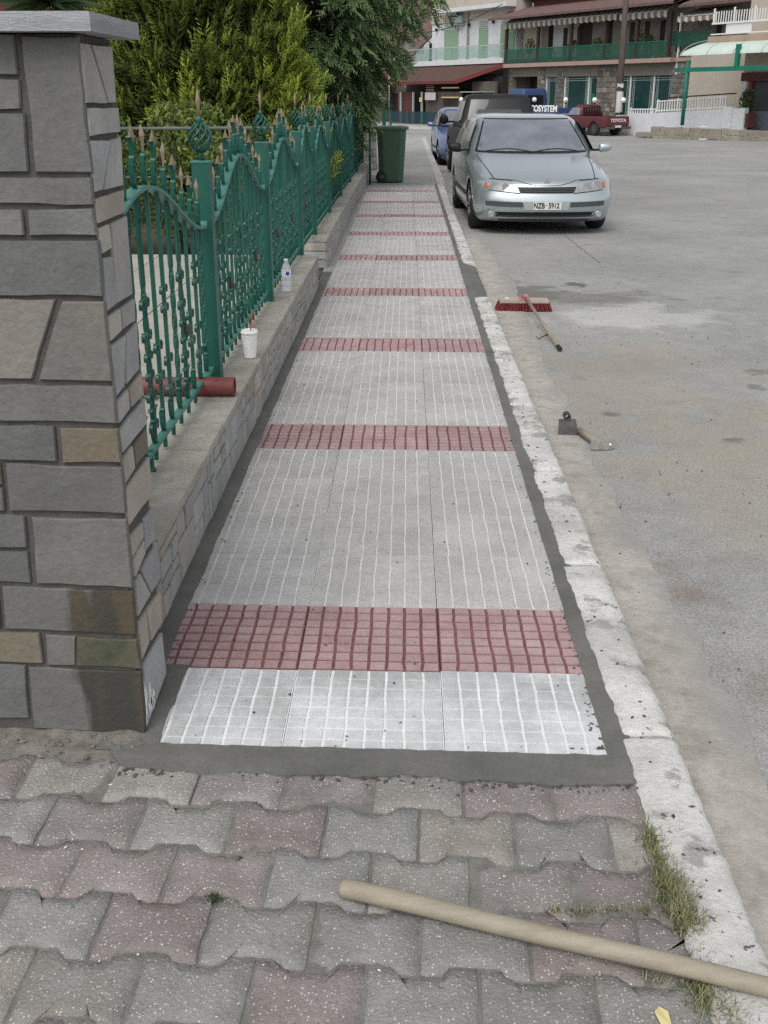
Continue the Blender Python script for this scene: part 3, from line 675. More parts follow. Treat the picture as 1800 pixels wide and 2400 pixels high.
# ================================================================== SLATE PIER
pier = thing('stone_pier', 'tall pier clad in grey slate slabs with a flat capstone, left foreground', 'pier', (-0.95, 2.43, 0))
def at(o, mb, name, mats, **k): # mesh in world coordinates parented under an empty at o.location
    ob = mb.build(name, mats, o, **k); ob.matrix_parent_inverse = Matrix.Translation(-Vector(o.location)); return ob
at(pier, MB().box(-1.24, -0.654, 2.300, 2.56, -0.05, 1.604), 'core', 'pier_mortar')
rnd = random.Random(3)
def rough_poly(P, jit, rnd):
    out = []
    for k in range(len(P)):
        a, c = P[k], P[(k+1) % len(P)]; L_ = math.dist(a, c); n = max(1, int(L_/0.05))
        for j in range(n):
            t = j/n; jj = jit if j else jit*.4
            out.append((a[0]*(1-t)+c[0]*t+rnd.uniform(-jj, jj), a[1]*(1-t)+c[1]*t+rnd.uniform(-jj, jj)))
    return out
for mt, P in PF:
    if P == PF[-1][1] or abs(P[0][1]-.404) < .001 and P[0][0] > -1: mt = 'slate_stain'
    Q = rough_poly(P, 0.0024, rnd)
    mb = MB(); mb.prism([(x, 2.306, z) for x, z in Q], (0, -0.016+rnd.uniform(-.0015, .0015), 0), bev=0.0032)
    at(pier, mb, 'stone', mt)
for P in PS:
    Q = rough_poly(P, 0.001, rnd)
    mb = MB(); mb.prism([(-0.660, y, z) for y, z in Q], (0.014+rnd.uniform(-.001, .001), 0, 0), bev=0.0014)
    at(pier, mb, 'stone', 'slate_ochre' if abs(P[0][1]-.714) < .002 and P[0][0] > 2.43 else 'quartzite')
mb = MB(); nx = 24
for k in range(2):
    pass
P = [(-1.30, 2.24), (-0.608, 2.24), (-0.598, 2.60), (-1.30, 2.60)]
Q = []
for k in range(4):
    a, c = P[k], P[(k+1) % 4]; n = 18 if k != 3 else 4
    for j in range(n):
        t = j/n; Q.append((a[0]*(1-t)+c[0]*t+rnd.uniform(-.0015, .0015), a[1]*(1-t)+c[1]*t+rnd.uniform(-.0015, .0015)))
mb.prism([(x, y, 1.6065) for x, y in Q], (0, 0, 0.035), bev=0.002)
at(pier, mb, 'capstone', 'capstone')
# white splash of lime at the pier corner
mb = MB(); rnd = random.Random(5)
for k in range(16):
    y = 2.30+rnd.random()*0.10; z0 = 0.01+rnd.random()*.03; h = rnd.uniform(.03, .13)*(1-(y-2.3)*5)
    mb.prism([(-0.6455, y, z0), (-0.6455, y+rnd.uniform(.006, .02), z0+.01), (-0.6455, y+rnd.uniform(0, .012), z0+h)], (0.0012, 0, 0))
at(pier, mb, 'lime_splash', 'foam')

# ================================================================== LOW WALLS
def low_wall(name, label, y0, y1, xf, zc, seed):
    t = thing(name, label, 'wall', (xf-.16, (y0+y1)/2, 0)); rnd = random.Random(seed)
    at(t, MB().box(xf-.33, xf-.010, y0+.004, y1, -0.1, zc-.03), 'core', 'wall_mortar')
    # coping slabs
    y = y0
    while y < y1-0.05:
        ln = rnd.uniform(.31, .46); ye = min(y+ln, y1)
        if y1-ye < .15: ye = y1
        z = zc+rnd.uniform(-.0015, .0015)
        Q = rough_poly([(xf-.34, y+.003), (xf+.004+rnd.uniform(-.003, .003), y+.003), (xf+.004+rnd.uniform(-.003, .003), ye-.003), (xf-.34, ye-.003)], .0012, rnd)
        mb = MB(); mb.prism([(a, b_, z-.032) for a, b_ in Q], (0, 0, 0.032), bev=.002)
        at(t, mb, 'coping_slab', 'coping'); y = ye
    # random stones on the street face, two to three uneven courses
    y = y0; hgt = zc-.036
    while y < y1-.02:
        w = rnd.uniform(.14, .30); ye = min(y+w, y1); 
        if y1-ye < .08: ye = y1
        sl = rnd.uniform(-.03, .03)
        sp = rnd.choice([[.5], [.36, .68], [.62], [.3, .62], [.42, .75], [.28, .55, .8]])
        zs = [0.0]+[hgt*(q+rnd.uniform(-.07, .07)) for q in sp]+[hgt]
        for k in range(len(zs)-1):
            za, zb = zs[k]+.0055, zs[k+1]-.0055; tl = rnd.uniform(-.012, .012) if k < len(zs)-2 else 0; bl = 0
            cuts = [y, ye] if rnd.random() < .45 else [y, y+(ye-y)*rnd.uniform(.35, .65), ye]
            for c in range(len(cuts)-1):
                a, e = cuts[c]+.0055, cuts[c+1]-.0055; q1 = rnd.uniform(-.014, .014)
                q0 = 0 if c == 0 else q1
                P = [(a, za), (e, za+bl), (e+(rnd.uniform(-.02, .0) if c == 0 and len(cuts) > 2 else 0), zb+tl*.5), (a+(rnd.uniform(0, .012) if c else 0), zb)]
                mb = MB(); mb.prism([(xf-.014, u, z) for u, z in rough_poly(P, .0012, rnd)], (.014+rnd.uniform(-.002, .002), 0, 0), bev=.0015)
                at(t, mb, 'stone', 'quartzite')
        y = ye
    # end face stone facing the street end
    for k in range(3):
        z0, z1 = k*hgt/3+.004, (k+1)*hgt/3-.004
        mb = MB(); mb.prism([(x, y0+.004, z) for x, z in rough_poly([(xf-.32, z0), (xf-.012, z0), (xf-.012, z1), (xf-.32, z1)], .0015, rnd)], (0, -.012, 0), bev=.0015)
        at(t, mb, 'stone', 'quartzite')
    return t
ZC = 0.27
low_wall('low_wall', 'low stone-clad fence wall with flat coping slabs beside the slate pier', 2.565, 9.0, -0.727, ZC, 21)
low_wall('low_wall', 'farther low stone-clad fence wall running to the green bin', 10.1, 22.6, -0.735, ZC, 22)

# ================================================================== FENCE
XF = -0.885
def bar_mesh(h, twist):
    mb = MB(); r = 0.0068; zs = [0, h] if not twist else None
    if twist:
        t0, t1 = 0.12, min(0.62, h-.15); n = 26; zs = [0, t0]+[t0+(t1-t0)*k/n for k in range(1, n)]+[t1, h]
    i0 = 0
    for k, z in enumerate(zs):
        a = PI/4
        rr = r*1.414
        if twist and t0 <= z <= t1: a += (z-t0)/(t1-t0)*2*PI*1.6; rr *= 1.12
        for j in range(4): mb.v.append((rr*math.cos(a+j*PI/2), rr*math.sin(a+j*PI/2), z))
    for k in range(len(zs)-1):
        for j in range(4):
            q = k*4+j; w = k*4+(j+1) % 4; mb.f.append((q, w, w+4, q+4)); mb.m.append(0); mb.sm.append(False)
    mb.f.append((3, 2, 1, 0)); mb.m.append(0); mb.sm.append(False); e = (len(zs)-1)*4; mb.f.append((e, e+1, e+2, e+3)); mb.m.append(0); mb.sm.append(False)
    return mb.mesh('bar', 'green_paint', recalc=False)
mb = MB(); mb.lathe([(.004, -.045), (.005, -.03), (.0075, -.01), (.0135, .012), (.012, .02), (.0015, .052)], 4, smooth=False); SPEAR = mb.mesh('spear_tip', 'bronze_paint')
def spiral(cx, cz, r0, turns, a0, sgn, n=16):
    return [(0, cx+sgn*r*math.cos(a), cz+r*math.sin(a)) for r, a in ((r0*(1-.72*k/n), a0+turns*2*PI*k/n) for k in range(n+1))]
# C scroll (height ~0.12) in the fence plane: y = along fence, z = up
def scroll_c(h, w):
    pts = []; 
    top = [(0, y, z) for _, y, z in spiral(w*.55, h/2-w*.45, w*.45, -1.05, PI*.95, 1)][::-1]
    bot = [(0, y, z) for _, y, z in spiral(w*.55, -h/2+w*.45, w*.45, 1.05, -PI*.95, 1)]
    mid = [(0, .10*w*math.cos(PI*t)*0, (h/2-w*.45)*(1-2*t)) for t in (0.1, .3, .5, .7, .9)]
    return top+mid+bot
mb = MB(); mb.ribbon(scroll_c(.15, .052), (.0065, 0, 0), .004); SC = mb.mesh('scroll', 'green_paint')
mb = MB(); mb.ribbon(scroll_c(.10, .042), (.0065, 0, 0), .004); SC2 = mb.mesh('scroll', 'green_paint')
# crook scroll standing on the arch: spiral at the top of a stem that flares out below
pts = spiral(.018, .075, .018, 1.1, PI, 1)[::-1]+[(0, .0, .06), (0, .003, .035), (0, .012, .012), (0, .025, .0)]
mb = MB(); mb.ribbon(pts, (.008, 0, 0), .004); CROOK = mb.mesh('scroll', 'green_paint')
# leaf ribbon curling out behind a spear
mb = MB(); mb.ribbon([(0, .0, 0), (0, .002, .04), (0, .010, .075), (0, .022, .10), (0, .036, .108)], (.008, 0, 0), .0035); LEAF = mb.mesh('leaf_ribbon', 'green_paint')
mb = MB(); mb.ribbon([(0, 0, 0), (0, .004, .05), (0, .016, .09), (0, .034, .11), (0, .044, .10)], (.008, 0, 0), .0035); FOOT = mb.mesh('leaf_ribbon', 'green_paint')
mb = MB()
for s in (-1, 1): mb.lathe([(.002, -.03), (.012, -.012), (.014, 0), (.010, .018), (.001, .03)], 6, (0, s*.0, 0))
FLOWER = mb.mesh('rosette', 'bronze_paint')
def panel(name, label, y0, y1, full=2, z0=ZC, xf=XF, archh=0.0, n=14, cat='fence', group='green iron fence bays'):
    L_ = y1-y0; t = thing(name, label, cat, (xf, (y0+y1)/2, z0), 0, group); loc = Vector(t.location)
    def rel(y, z): return (0, y-loc.y, z-z0)
    ym = (y0+y1)/2
    def arch(y):
        u = min(1, abs(y-ym)/(L_/2)); return 0.965+archh+0.24*(0.5+0.5*math.cos(PI*min(1, u*1.04)))
    rail = 0.335
    # arch rail: flat band with a curled end
    pts = []; 
    for k in range(41):
        y = y0+.05+(L_-.1)*k/40; pts.append(rel(y, arch(y)))
    pts = [rel(y0+.03, arch(y0+.05)+.02), rel(y0+.035, arch(y0+.05)+.004)]+pts+[rel(y1-.035, arch(y1-.05)+.004), rel(y1-.03, arch(y1-.05)+.02)]
    MB().ribbon(pts, (.022, 0, 0), .012).build('arch_rail', 'green_skylit', t)
    MB().ribbon([rel(y0+.02, rail), rel(y1-.02, rail)], (.014, 0, 0), .014).build('bottom_rail', 'green_skylit', t)
    cache = {}
    for k in range(n):
        y = y0+(L_)*(k+.75)/(n+.5); top = arch(y)+0.115; hb = top-(rail-.055); tw = (k % 4 in (1, 2)) and full
        key = (round(hb, 3), bool(tw))
        if key not in cache: cache[key] = bar_mesh(hb, tw)
        zb = rail-.055-z0
        place(cache[key], 'bar', t, (0, y-loc.y, zb))
        place(SPEAR, 'spear_tip', t, (0, y-loc.y, top-z0+.04), (0, random.uniform(-.05, .05), PI/4 if k % 2 else 0), (.85, .85, .9))
        if full:
            s = -1 if k % 2 else 1
            place(CROOK, 'scroll', t, (0, y-loc.y-.012*s*0-.03, arch(y)-z0+.012), (0, 0, 0), (1, 1, 1.15))
            if k % 2 == 0: place(LEAF, 'leaf_ribbon', t, (0, y-loc.y, top-z0-.055), (0, 0, 0)); place(LEAF, 'leaf_ribbon', t, (0, y-loc.y, top-z0-.055), (0, 0, PI))
            if k % 3 != 1: place(CROOK, 'scroll', t, (0, y-loc.y+.03, arch(y)-z0-.015), (PI, 0, 0), (1, 1, 1.1))
            place(CROOK, 'scroll', t, (0, y-loc.y-.03, rail-z0+.012), (0, 0, 0))
            if tw: place(FOOT, 'leaf_ribbon', t, (0, y-loc.y, rail-z0+.03), (0, 0, 0)); place(FOOT, 'leaf_ribbon', t, (0, y-loc.y, rail-z0+.03), (0, 0, PI))
            if full > 1:
                hs_ = [0.52, 0.80] if k % 4 == 0 else ([0.46, .62, .78] if k % 4 == 2 else ([0.60] if k % 4 == 3 else []))
            else: hs_ = [0.55, 0.75] if k % 2 == 0 else [.65]
            for q, z in enumerate(hs_):
                for s in (1, -1):
                    place(SC if q % 2 == 0 else SC2, 'scroll', t, (0, y-loc.y+s*.008, z-z0), (0, 0, 0 if s > 0 else PI))
            if k in (3, 10) and full: place(FLOWER, 'rosette', t, (0.012, y-loc.y+.01, .62-z0))
    return t
PY = [4.84, 6.88, 9.02, 10.42, 12.45, 14.62, 17.0, 19.5, 22.1]
FP1 = panel('iron_fence', 'green scrolled iron fence panel between the slate pier and the first green post', 2.60, PY[0]-.04)
panel('iron_fence', 'green scrolled iron fence panel between first and second green posts, behind the foam cup', PY[0]+.04, PY[1]-.04)
panel('iron_fence', 'green scrolled iron fence panel between second and third green posts, beside the water bottle', PY[1]+.04, PY[2]-.04, archh=.01)
panel('garden_gate', 'narrow green scrolled iron gate between the two low walls', PY[2]+.05, PY[3]-.05, 1, z0=0.06, archh=.05, n=9, cat='gate', group=None)
lab = ['just past the narrow gate', 'second past the narrow gate', 'third past the narrow gate', 'fourth past the narrow gate', 'last one, nearest the green bin']
for q in range(5):
    panel('iron_fence', 'green scrolled iron fence panel, '+lab[q], PY[3+q]+.04, PY[4+q]-.04, 1, archh=.01, n=14 if q < 3 else 12)
# foot strut of the first panel
def post(y, label, z0, h, x=XF):
    t = thing('fence_post', label, 'fence post', (x, y, z0), 0, 'green square fence posts')
    MB().box(-.038, .038, -.038, .038, 0, h).build('shaft', 'green_paint', t)
    mb = MB(); mb.prism([(-.041, -.041, h), (.041, -.041, h), (.041, .041, h), (-.041, .041, h)], (0, 0, .007), bev=.004); mb.build('cap', 'green_skylit', t)
    f = MB(); f.lathe([(.013, h+.005), (.010, h+.03), (.016, h+.045)], 10)
    f.lathe([(.014, h+.155), (.012, h+.175), (.006, h+.19)], 10)
    fin = f.build('finial', 'green_paint', t)
    mb = MB()
    for k in range(8):
        pts = []
        for j in range(15):
            u = j/14; r = .012+.036*math.sin(PI*u**.9)**.85; a = 2*PI*k/8+u*2.3
            pts.append((r*math.cos(a), r*math.sin(a), h+.042+.118*u))
        mb.tube(pts, .0055, 5)
    mb.build('basket', 'green_paint', fin)
    MB().lathe([(.004, h+.185), (.005, h+.21), (.012, h+.245), (.010, h+.256), (.001, h+.30)], 6).build('spear_tip', 'bronze_paint', fin)
nm = ['first', 'second', 'third, at the end of the near low wall', 'fourth, at the start of the far low wall', 'fifth', 'sixth', 'seventh', 'eighth', 'ninth and last, nearest the bin']
for q, y in enumerate(PY):
    post(y, 'square green fence post with basket finial, '+nm[q]+(' from the slate pier' if q not in (2, 3, 8) else ''), 0.0 if q == 3 else ZC, (1.225 if q == 3 else .955), XF if q != 3 else XF)
mb = MB(); mb.box(-.011, .011, -.011, .011, 0, .075); mb.lathe([(.02, 0), (.02, .006), (.013, .012)], 12)
mb.build('foot', 'green_paint', FP1, (0, 3.53-FP1.location.y, .001))
# ================================================================== SMALL THINGS ON THE WALL
t = thing('foam_cup', 'white foam coffee cup with lid and red straw on the wall coping', 'cup', (-0.775, 5.27, ZC+.002))
MB().lathe([(.028, 0), (.0285, .004), (.0405, .122), (.041, .125)], 28).build('cup_body', 'foam', t)
MB().lathe([(.0425, .121), (.0435, .125), (.0435, .131), (.040, .133), (.039, .139), (.036, .1395), (.035, .135)], 28).build('lid', 'foam', t)
MB().tube([(0.004, 0, .05), (0.008, .0, .15), (.018, .004, .225)], .0032, 8).build('straw', 'straw_red', t)
t = thing('water_bottle', 'clear plastic water bottle with blue and white label on the wall coping', 'bottle', (-0.795, 7.2, ZC+.002))
prof = [(.026, 0), (.031, .005), (.031, .03), (.029, .036), (.031, .042), (.031, .07), (.029, .075), (.031, .08), (.031, .10), (.0305, .15), (.026, .172), (.014, .192), (.0125, .2)]
MB().lathe(prof, 24).build('bottle_body', 'clear_plastic', t)
MB().lathe([(.0145, .198), (.0145, .214), (.0135, .216)], 18).build('bottle_cap', 'label_white', t)
lb = MB().lathe([(.0318, .104), (.0318, .146)], 24, cap=False).build('label', 'label_white', t)
mb = MB(); mb.lathe([(.013, 0), (.013, .0012)], 16, axis='y'); o = mb.build('label_emblem', 'label_blue', lb, (.0115, -.0312, .125)); o.rotation_euler[2] = .35
# red drain pipe across the coping
mb = MB(); n = 28
for r0, r1, xa, xb in ((.040, .040, -1.35, -.742), (.034, .034, -.742, -1.35)): mb.lathe([(r0, xa), (r1, xb)], n, (0, 0, 0), axis='x', cap=False)
mb.lathe([(.040, -.742), (.034, -.742)], n, axis='x', cap=False); mb.lathe([(.040, -1.35), (.034, -1.35)], n, axis='x', cap=False)
o = tag(mb.build('drain_pipe', 'red_pipe', None, (0, 4.54, ZC+.0425), -.0), 'short faded red drain pipe lying across the wall coping under the fence', 'pipe')

# ================================================================== TOOLS ON THE ROAD AND PAVEMENT
RZ = -0.106
t = thing('push_broom', 'push broom with red bristles and wooden handle lying on the road by the kerb', 'broom', (0.94, 8.62, RZ))
mb = MB(); mb.prism([(-.195, -.055, .062), (.195, -.055, .062), (.195, .055, .062), (-.195, .055, .062)], (0, 0, .028), bev=.006); mb.build('block', 'brush_block', t)
mb = MB(); rnd = random.Random(2)
for i in range(36):
    for j in range(8):
        x = -.198+.396*i/35; y = -.058+.116*j/7; sp = 1.10; d = rnd.uniform(-.006, .006)
        mb.tube([(x, y, .064), (x*sp+d, y*sp+d, .002)], [.0045, .0065], 4, cap=False)
mb.build('bristles', 'brush_red', t)
mb = MB(); mb.prism([(-.04, -.058, .089), (.04, -.058, .089), (.04, .058, .089), (-.04, .058, .089)], (0, 0, .006), bev=.002); pl = mb.build('bracket', 'brush_plate', t)
MB().tube([(0, .02, .095), (.012, -.055, .118)], .019, 12).build('socket', 'brush_plate', pl)
MB().tube([(.006, -.02, .108), (.09, -1.44, .02)], .0125, 12).build('handle', 'wood', t)
MB().tube([(.089, -1.43, .0205), (.0935, -1.50, .0165)], [.0145, .016], 12).build('end_cap', 'rubber', t)
MB().tube([(.07, -1.10, .037), (-.01, -1.12, .005)], [.006, .003], 6).build('hook', 'rubber', t)
mb = MB(); mb.lathe([(.02, 0), (.022, .003), (.012, .009), (.002, .011)], 9); mb.build('cement_blob', 'cement_blob', t, (-.135, .01, .089))
# hoe head standing on its blade
t = thing('hoe_head', 'dark iron hoe head standing on its blade in the gutter', 'hoe', (0.825, 5.27, RZ+.004))
mb = MB(); mb.prism([(-.052, -.06, 0), (.052, -.06, 0), (.043, .012, .055), (-.043, .012, .055)], (0, .006, .004)); bl = mb.build('blade', 'iron', t)
mb = MB(); mb.lathe([(.019, -.025), (.019, .025), (.0125, .025), (.0125, -.025), (.019, -.025)], 16, (0, .035, .070), axis='y', cap=False); mb.build('eye', 'iron', t)
MB().box(-.012, .012, .005, .03, .045, .058).build('neck', 'iron', t)
t = thing('adze_hammer', 'wooden-handled adze with a pale steel head lying on the road edge', 'adze', (0.925, 5.05, RZ))
MB().tube([(-.045, .17, .022), (-.015, .06, .023), (.018, -.075, .024)], [.017, .016, .0145], 12).build('handle', 'wood', t)
mb = MB(); pts = [(-.028, -.070), (.014, -.078), (.06, -.070), (.092, -.052)]
for k in range(3):
    a, c = pts[k], pts[k+1]; h0, h1 = (.048, .048) if k < 2 else (.048, .044)
    for yy in (0,):
        mb.prism([(a[0], a[1], .003), (c[0], c[1], .003), (c[0], c[1], h1), (a[0], a[1], h0)], (0.0, -.007, 0))
hd = mb.build('head', 'steel_plate', t)
MB().lathe([(.0135, -.004), (.0135, .004)], 14, (.016, -.083, .025), axis='y').build('handle_end', 'wood', hd)
MB().lathe([(.006, -.003), (.006, .003)], 10, (.066, -.077, .028), axis='y').build('nail_slot', 'foam', hd)
# wooden stick across the pavers in front
a, c = Vector((-0.112, 1.716, .024)), Vector((0.92, 1.375, .040)); n = 14; d = (c-a).normalized()
pts = [a-d*.012]+[a+(c-a)*k/n+Vector((0, 0, .0015*math.sin(k))) for k in range(n+1)]; R = [.0125]+[.0190]+[.0196-.0028*k/n for k in range(1, n+1)]
mb = MB(); mb.tube([p_-a for p_ in pts], R, 20)
tag(mb.build('wooden_stick', 'stick_wood', None, tuple(a)), 'round pale wooden tool handle lying across the worn pavers in front', 'stick')

# ================================================================== GRASS IN THE JOINTS
def tinted(name, verts, faces, tint, matn, parent=None, loc=None):
    me = bpy.data.meshes.new(name); me.from_pydata(verts, [], faces); me.materials.append(M[matn])
    at_ = me.attributes.new('tint', 'FLOAT', 'FACE'); at_.data.foreach_set('value', tint); me.update()
    o = bpy.data.objects.new(name, me); col.objects.link(o); o.parent = parent
    if loc: o.location = loc
    return o
def grass(name, label, spots, seed, matn='grass'):
    rnd = random.Random(seed); V = []; F = []; T = []
    for (cx, cy, rx, ry, n, h) in spots:
        for _ in range(n):
            x, y = cx+rnd.gauss(0, rx), cy+rnd.gauss(0, ry); a = rnd.uniform(0, 6.3); ln = h*rnd.uniform(.4, 1.1); lean = rnd.uniform(.3, 1.3)
            dx, dy = math.cos(a), math.sin(a); w = rnd.uniform(.0008, .0019); i = len(V)
            px, py = -dy*w, dx*w
            for k in range(4):
                u = k/3; ox = ln*lean*u**1.6*.75; z = ln*u*(1-.38*lean*u*.7); ww = 1-u*.92
                V += [(x+dx*ox+px*ww, y+dy*ox+py*ww, z), (x+dx*ox-px*ww, y+dy*ox-py*ww, z)]
            tt = max(0, min(1, rnd.gauss(.4, .4)))
            for k in range(3): F.append((i+2*k, i+2*k+1, i+2*k+3, i+2*k+2)); T.append(tt)
    o = tinted(name, V, F, T, matn); tag(o, label, 'grass'); o['kind'] = 'stuff'; return o
grass('grass_tuft', 'tuft of grass growing between the pavers and the white kerb, behind the stick', [(.538, 1.90, .014, .028, 420, .024), (.540, 1.83, .012, .03, 300, .022), (.545, 1.735, .018, .035, 900, .034), (.555, 1.66, .016, .022, 560, .034)], 3)
grass('grass_tuft', 'tuft of grass at the white kerb in front of the stick', [(.545, 1.49, .022, .035, 560, .028), (.575, 1.41, .02, .03, 320, .028)], 4)
grass('grass_row', 'thin row of dry grass in a paver joint near the kerb', [(.30, 1.685, .012, .006, 34, .02), (.350, 1.683, .014, .006, 60, .022), (.42, 1.688, .02, .007, 44, .022), (.475, 1.69, .010, .006, 34, .02), (.46, 1.515, .016, .008, 50, .022)], 5)
grass('moss_clump', 'small dark moss clump growing in a paver joint', [(-.377, 1.708, .010, .007, 260, .007)], 6, 'hedge_leaf')
mb = MB(); mb.prism([(-.012, -.02, 0), (.004, -.022, .002), (.014, .004, .006), (.008, .022, .002), (-.008, .012, .005)], (0, 0, .0012))
tag(mb.build('dead_leaf', 'sign_yellow', None, (.452, 1.425, .003), .4), 'small dry yellow leaf lying on the pavers near the grass', 'leaf')

# ================================================================== BIN, POLE, FAR PIER
t = thing('wheelie_bin', 'green two-wheeled rubbish bin standing on the pavement', 'bin', (-0.285, 20.78, .002))
mb = MB(); lev = [(.02, .215, .20), (.06, .22, .205), (.90, .268, .255), (.93, .285, .27)]
for z, a, c in lev:
    for k in range(24):
        th = 2*PI*k/24; x = a*max(-1, min(1, 1.22*math.cos(th))); y = c*max(-1, min(1, 1.22*math.sin(th))); mb.v.append((x, y, z))
for r in range(3):
    for k in range(24):
        q, w = r*24+k, r*24+(k+1) % 24; mb.f.append((q, w, w+24, q+24)); mb.m.append(0); mb.sm.append(False)
mb.f.append(tuple(reversed(range(24)))); mb.m.append(0); mb.sm.append(False); mb.f.append(tuple(72+k for k in range(24))); mb.m.append(0); mb.sm.append(False)
mb.build('bin_body', 'bin_green', t)
mb = MB(); i = 0
for z, a, c, ox in [(.925, .30, .285, 0), (.945, .315, .295, 0), (.968, .305, .285, 0), (.985, .22, .22, 0)]:
    for k in range(24):
        th = 2*PI*k/24; mb.v.append((a*max(-1, min(1, 1.22*math.cos(th)))+ox, c*max(-1, min(1, 1.22*math.sin(th))), z))
for r in range(3):
    for k in range(24):
        q, w = r*24+k, r*24+(k+1) % 24; mb.f.append((q, w, w+24, q+24)); mb.m.append(0); mb.sm.append(False)
mb.f.append(tuple(reversed(range(24)))); mb.m.append(0); mb.sm.append(False); mb.f.append(tuple(72+k for k in range(24))); mb.m.append(0); mb.sm.append(False)
ld = mb.build('lid', 'bin_lid', t)
MB().tube([(-.31, -.2, .95), (-.345, -.2, .955), (-.345, .2, .955), (-.31, .2, .95)], .014, 8).build('handle', 'bin_lid', ld)
for s in (-1, 1):
    w = MB().lathe([(.06, -.022), (.098, -.022), (.10, -.01), (.10, .01), (.098, .022), (.06, .022)], 24, (-.185, s*.23, .10), axis='y').build('wheel', 'rubber', t)
    MB().lathe([(.055, -.024), (.02, -.027)], 16, (-.185, s*.23, .10), axis='y').build('hub', 'plastic_grey', w)
mb = MB(); mb.lathe([(.05, 0), (.05, .008)], 16); mb.tube([(0, 0, .0), (0, 0, 1.27)], .021, 12)
tag(mb.build('green_pole', 'pole_green', None, (-.665, 20.25, .004)), 'thin green metal pole standing on the pavement left of the bin', 'pole')
t = thing('far_pier', 'narrow stone-clad pier behind the green bin', 'pier', (-.78, 24.4, 0)); rnd = random.Random(9)
at(t, MB().box(-.98, -.665, 24.36, 24.66, 0, 1.42), 'core', 'wall_mortar')
z = .01
while z < 1.38:
    h = rnd.uniform(.10, .2); x = -.99
    while x < -.67:
        w = rnd.uniform(.09, .2); xe = min(x+w, -.66)
        if -.66-xe < .05: xe = -.66
        mb = MB(); mb.prism([(a, 24.365, b_) for a, b_ in rough_poly([(x+.005, z+.005), (xe-.005, z+.005), (xe-.005, min(z+h, 1.42)-.005), (x+.005, min(z+h, 1.42)-.005)], .004, rnd)], (0, -.014, 0), bev=.002)
        at(t, mb, 'stone', 'quartzite'); x = xe
    z += h
at(t, MB().box(-1.02, -.63, 24.32, 24.7, 1.42, 1.47), 'capstone', 'capstone')
t = thing('side_railing', 'green metal gate post and sloping handrail behind the far pier', 'railing', (-.52, 25.6, 0))
MB().box(-.04, .04, -.04, .04, 0, 1.28).build('post', 'pole_green', t); MB().box(.14, .17, -.02, .02, 0, 1.2).build('post', 'pole_green', t)
MB().tube([(.0, 0, .62), (.17, 0, .95)], .02, 8).build('handrail', 'green_skylit', t); MB().tube([(.0, 0, .45), (.17, 0, .78)], .02, 8).build('handrail', 'green_skylit', t)
MB().tube([(.11, 0, .9), (.11, 0, 2.1)], .012, 8).build('white_rod', 'frame_white', t)

# ================================================================== GARDEN
gd = struct(MB().box(-40, -1.075, 2.9, 26, -0.1, 0.10).build('garden', 'garden_soil'))
yard = struct(MB().box(-6.0, -1.08, 2.7, 9.2, 0.05, .235).build('garden_yard', 'wall_mortar'))
MB().box(-6.0, -1.25, 2.30, 2.70, 0.0, .25).build('yard_edge', 'garden_paving', yard)
for i in range(10):
    for j in range(13):
        x0 = -5.98+.49*i; y0 = 2.72+.495*j
        MB().box(x0+.004, x0+.486, y0+.004, y0+.491, .23, .25+random.uniform(-.001, .001)).build('paving_slab', 'garden_paving', yard)
t = thing('pipe_rail', 'thin galvanised horizontal pipe rail across the garden behind the fence', 'rail', (-1.06, 9.25, .25))
MB().tube([(0.0, 0, 1.0), (-5.5, 0, .97)], .0125, 8).build('rail', 'galvanised', t)
for q in (0.0, -2.4, -4.8): MB().tube([(q, 0, -.02), (q, 0, 1.0)], .014, 8).build('post', 'galvanised', t)
for q in (.62, ): MB().tube([(0, 0, q), (-5.5, 0, q-.03)], .006, 6).build('wire', 'galvanised', t)

def plume(V, F, T, p, d, l, rnd, tint, n=7, wd=.30):
    d = d.normalized(); s = d.cross(Vector((rnd.uniform(-1, 1), rnd.uniform(-1, 1), rnd.uniform(-.4, .4))))
    if s.length < .05: return
    s.normalize(); q = d.cross(s)
    for k in range(n):
        u = (k+.3)/n; sg = 1 if k % 2 else -1
        b0 = p+d*(l*u*.85); ll = l*wd*(1.15-u*.75)*rnd.uniform(.8, 1.25)
        tip = b0+(d*.8+s*sg*.62+q*rnd.uniform(-.35, .35)).normalized()*ll; w = q*(ll*.14)+s*(ll*.09)
        i = len(V); V += [tuple(b0-w), tuple(b0+w), tuple(tip)]
        mid = (b0+tip)/2+s*sg*ll*.10
        V[-1] = tuple(mid+w*.9); V.append(tuple(tip)); V.append(tuple(mid-w*.9))
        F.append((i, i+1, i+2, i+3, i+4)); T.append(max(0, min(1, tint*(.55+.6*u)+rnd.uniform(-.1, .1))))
    i = len(V); e = p+d*l; w = q*(l*.03); V += [tuple(p-w), tuple(p+w), tuple(e)]; F.append((i, i+1, i+2)); T.append(tint)

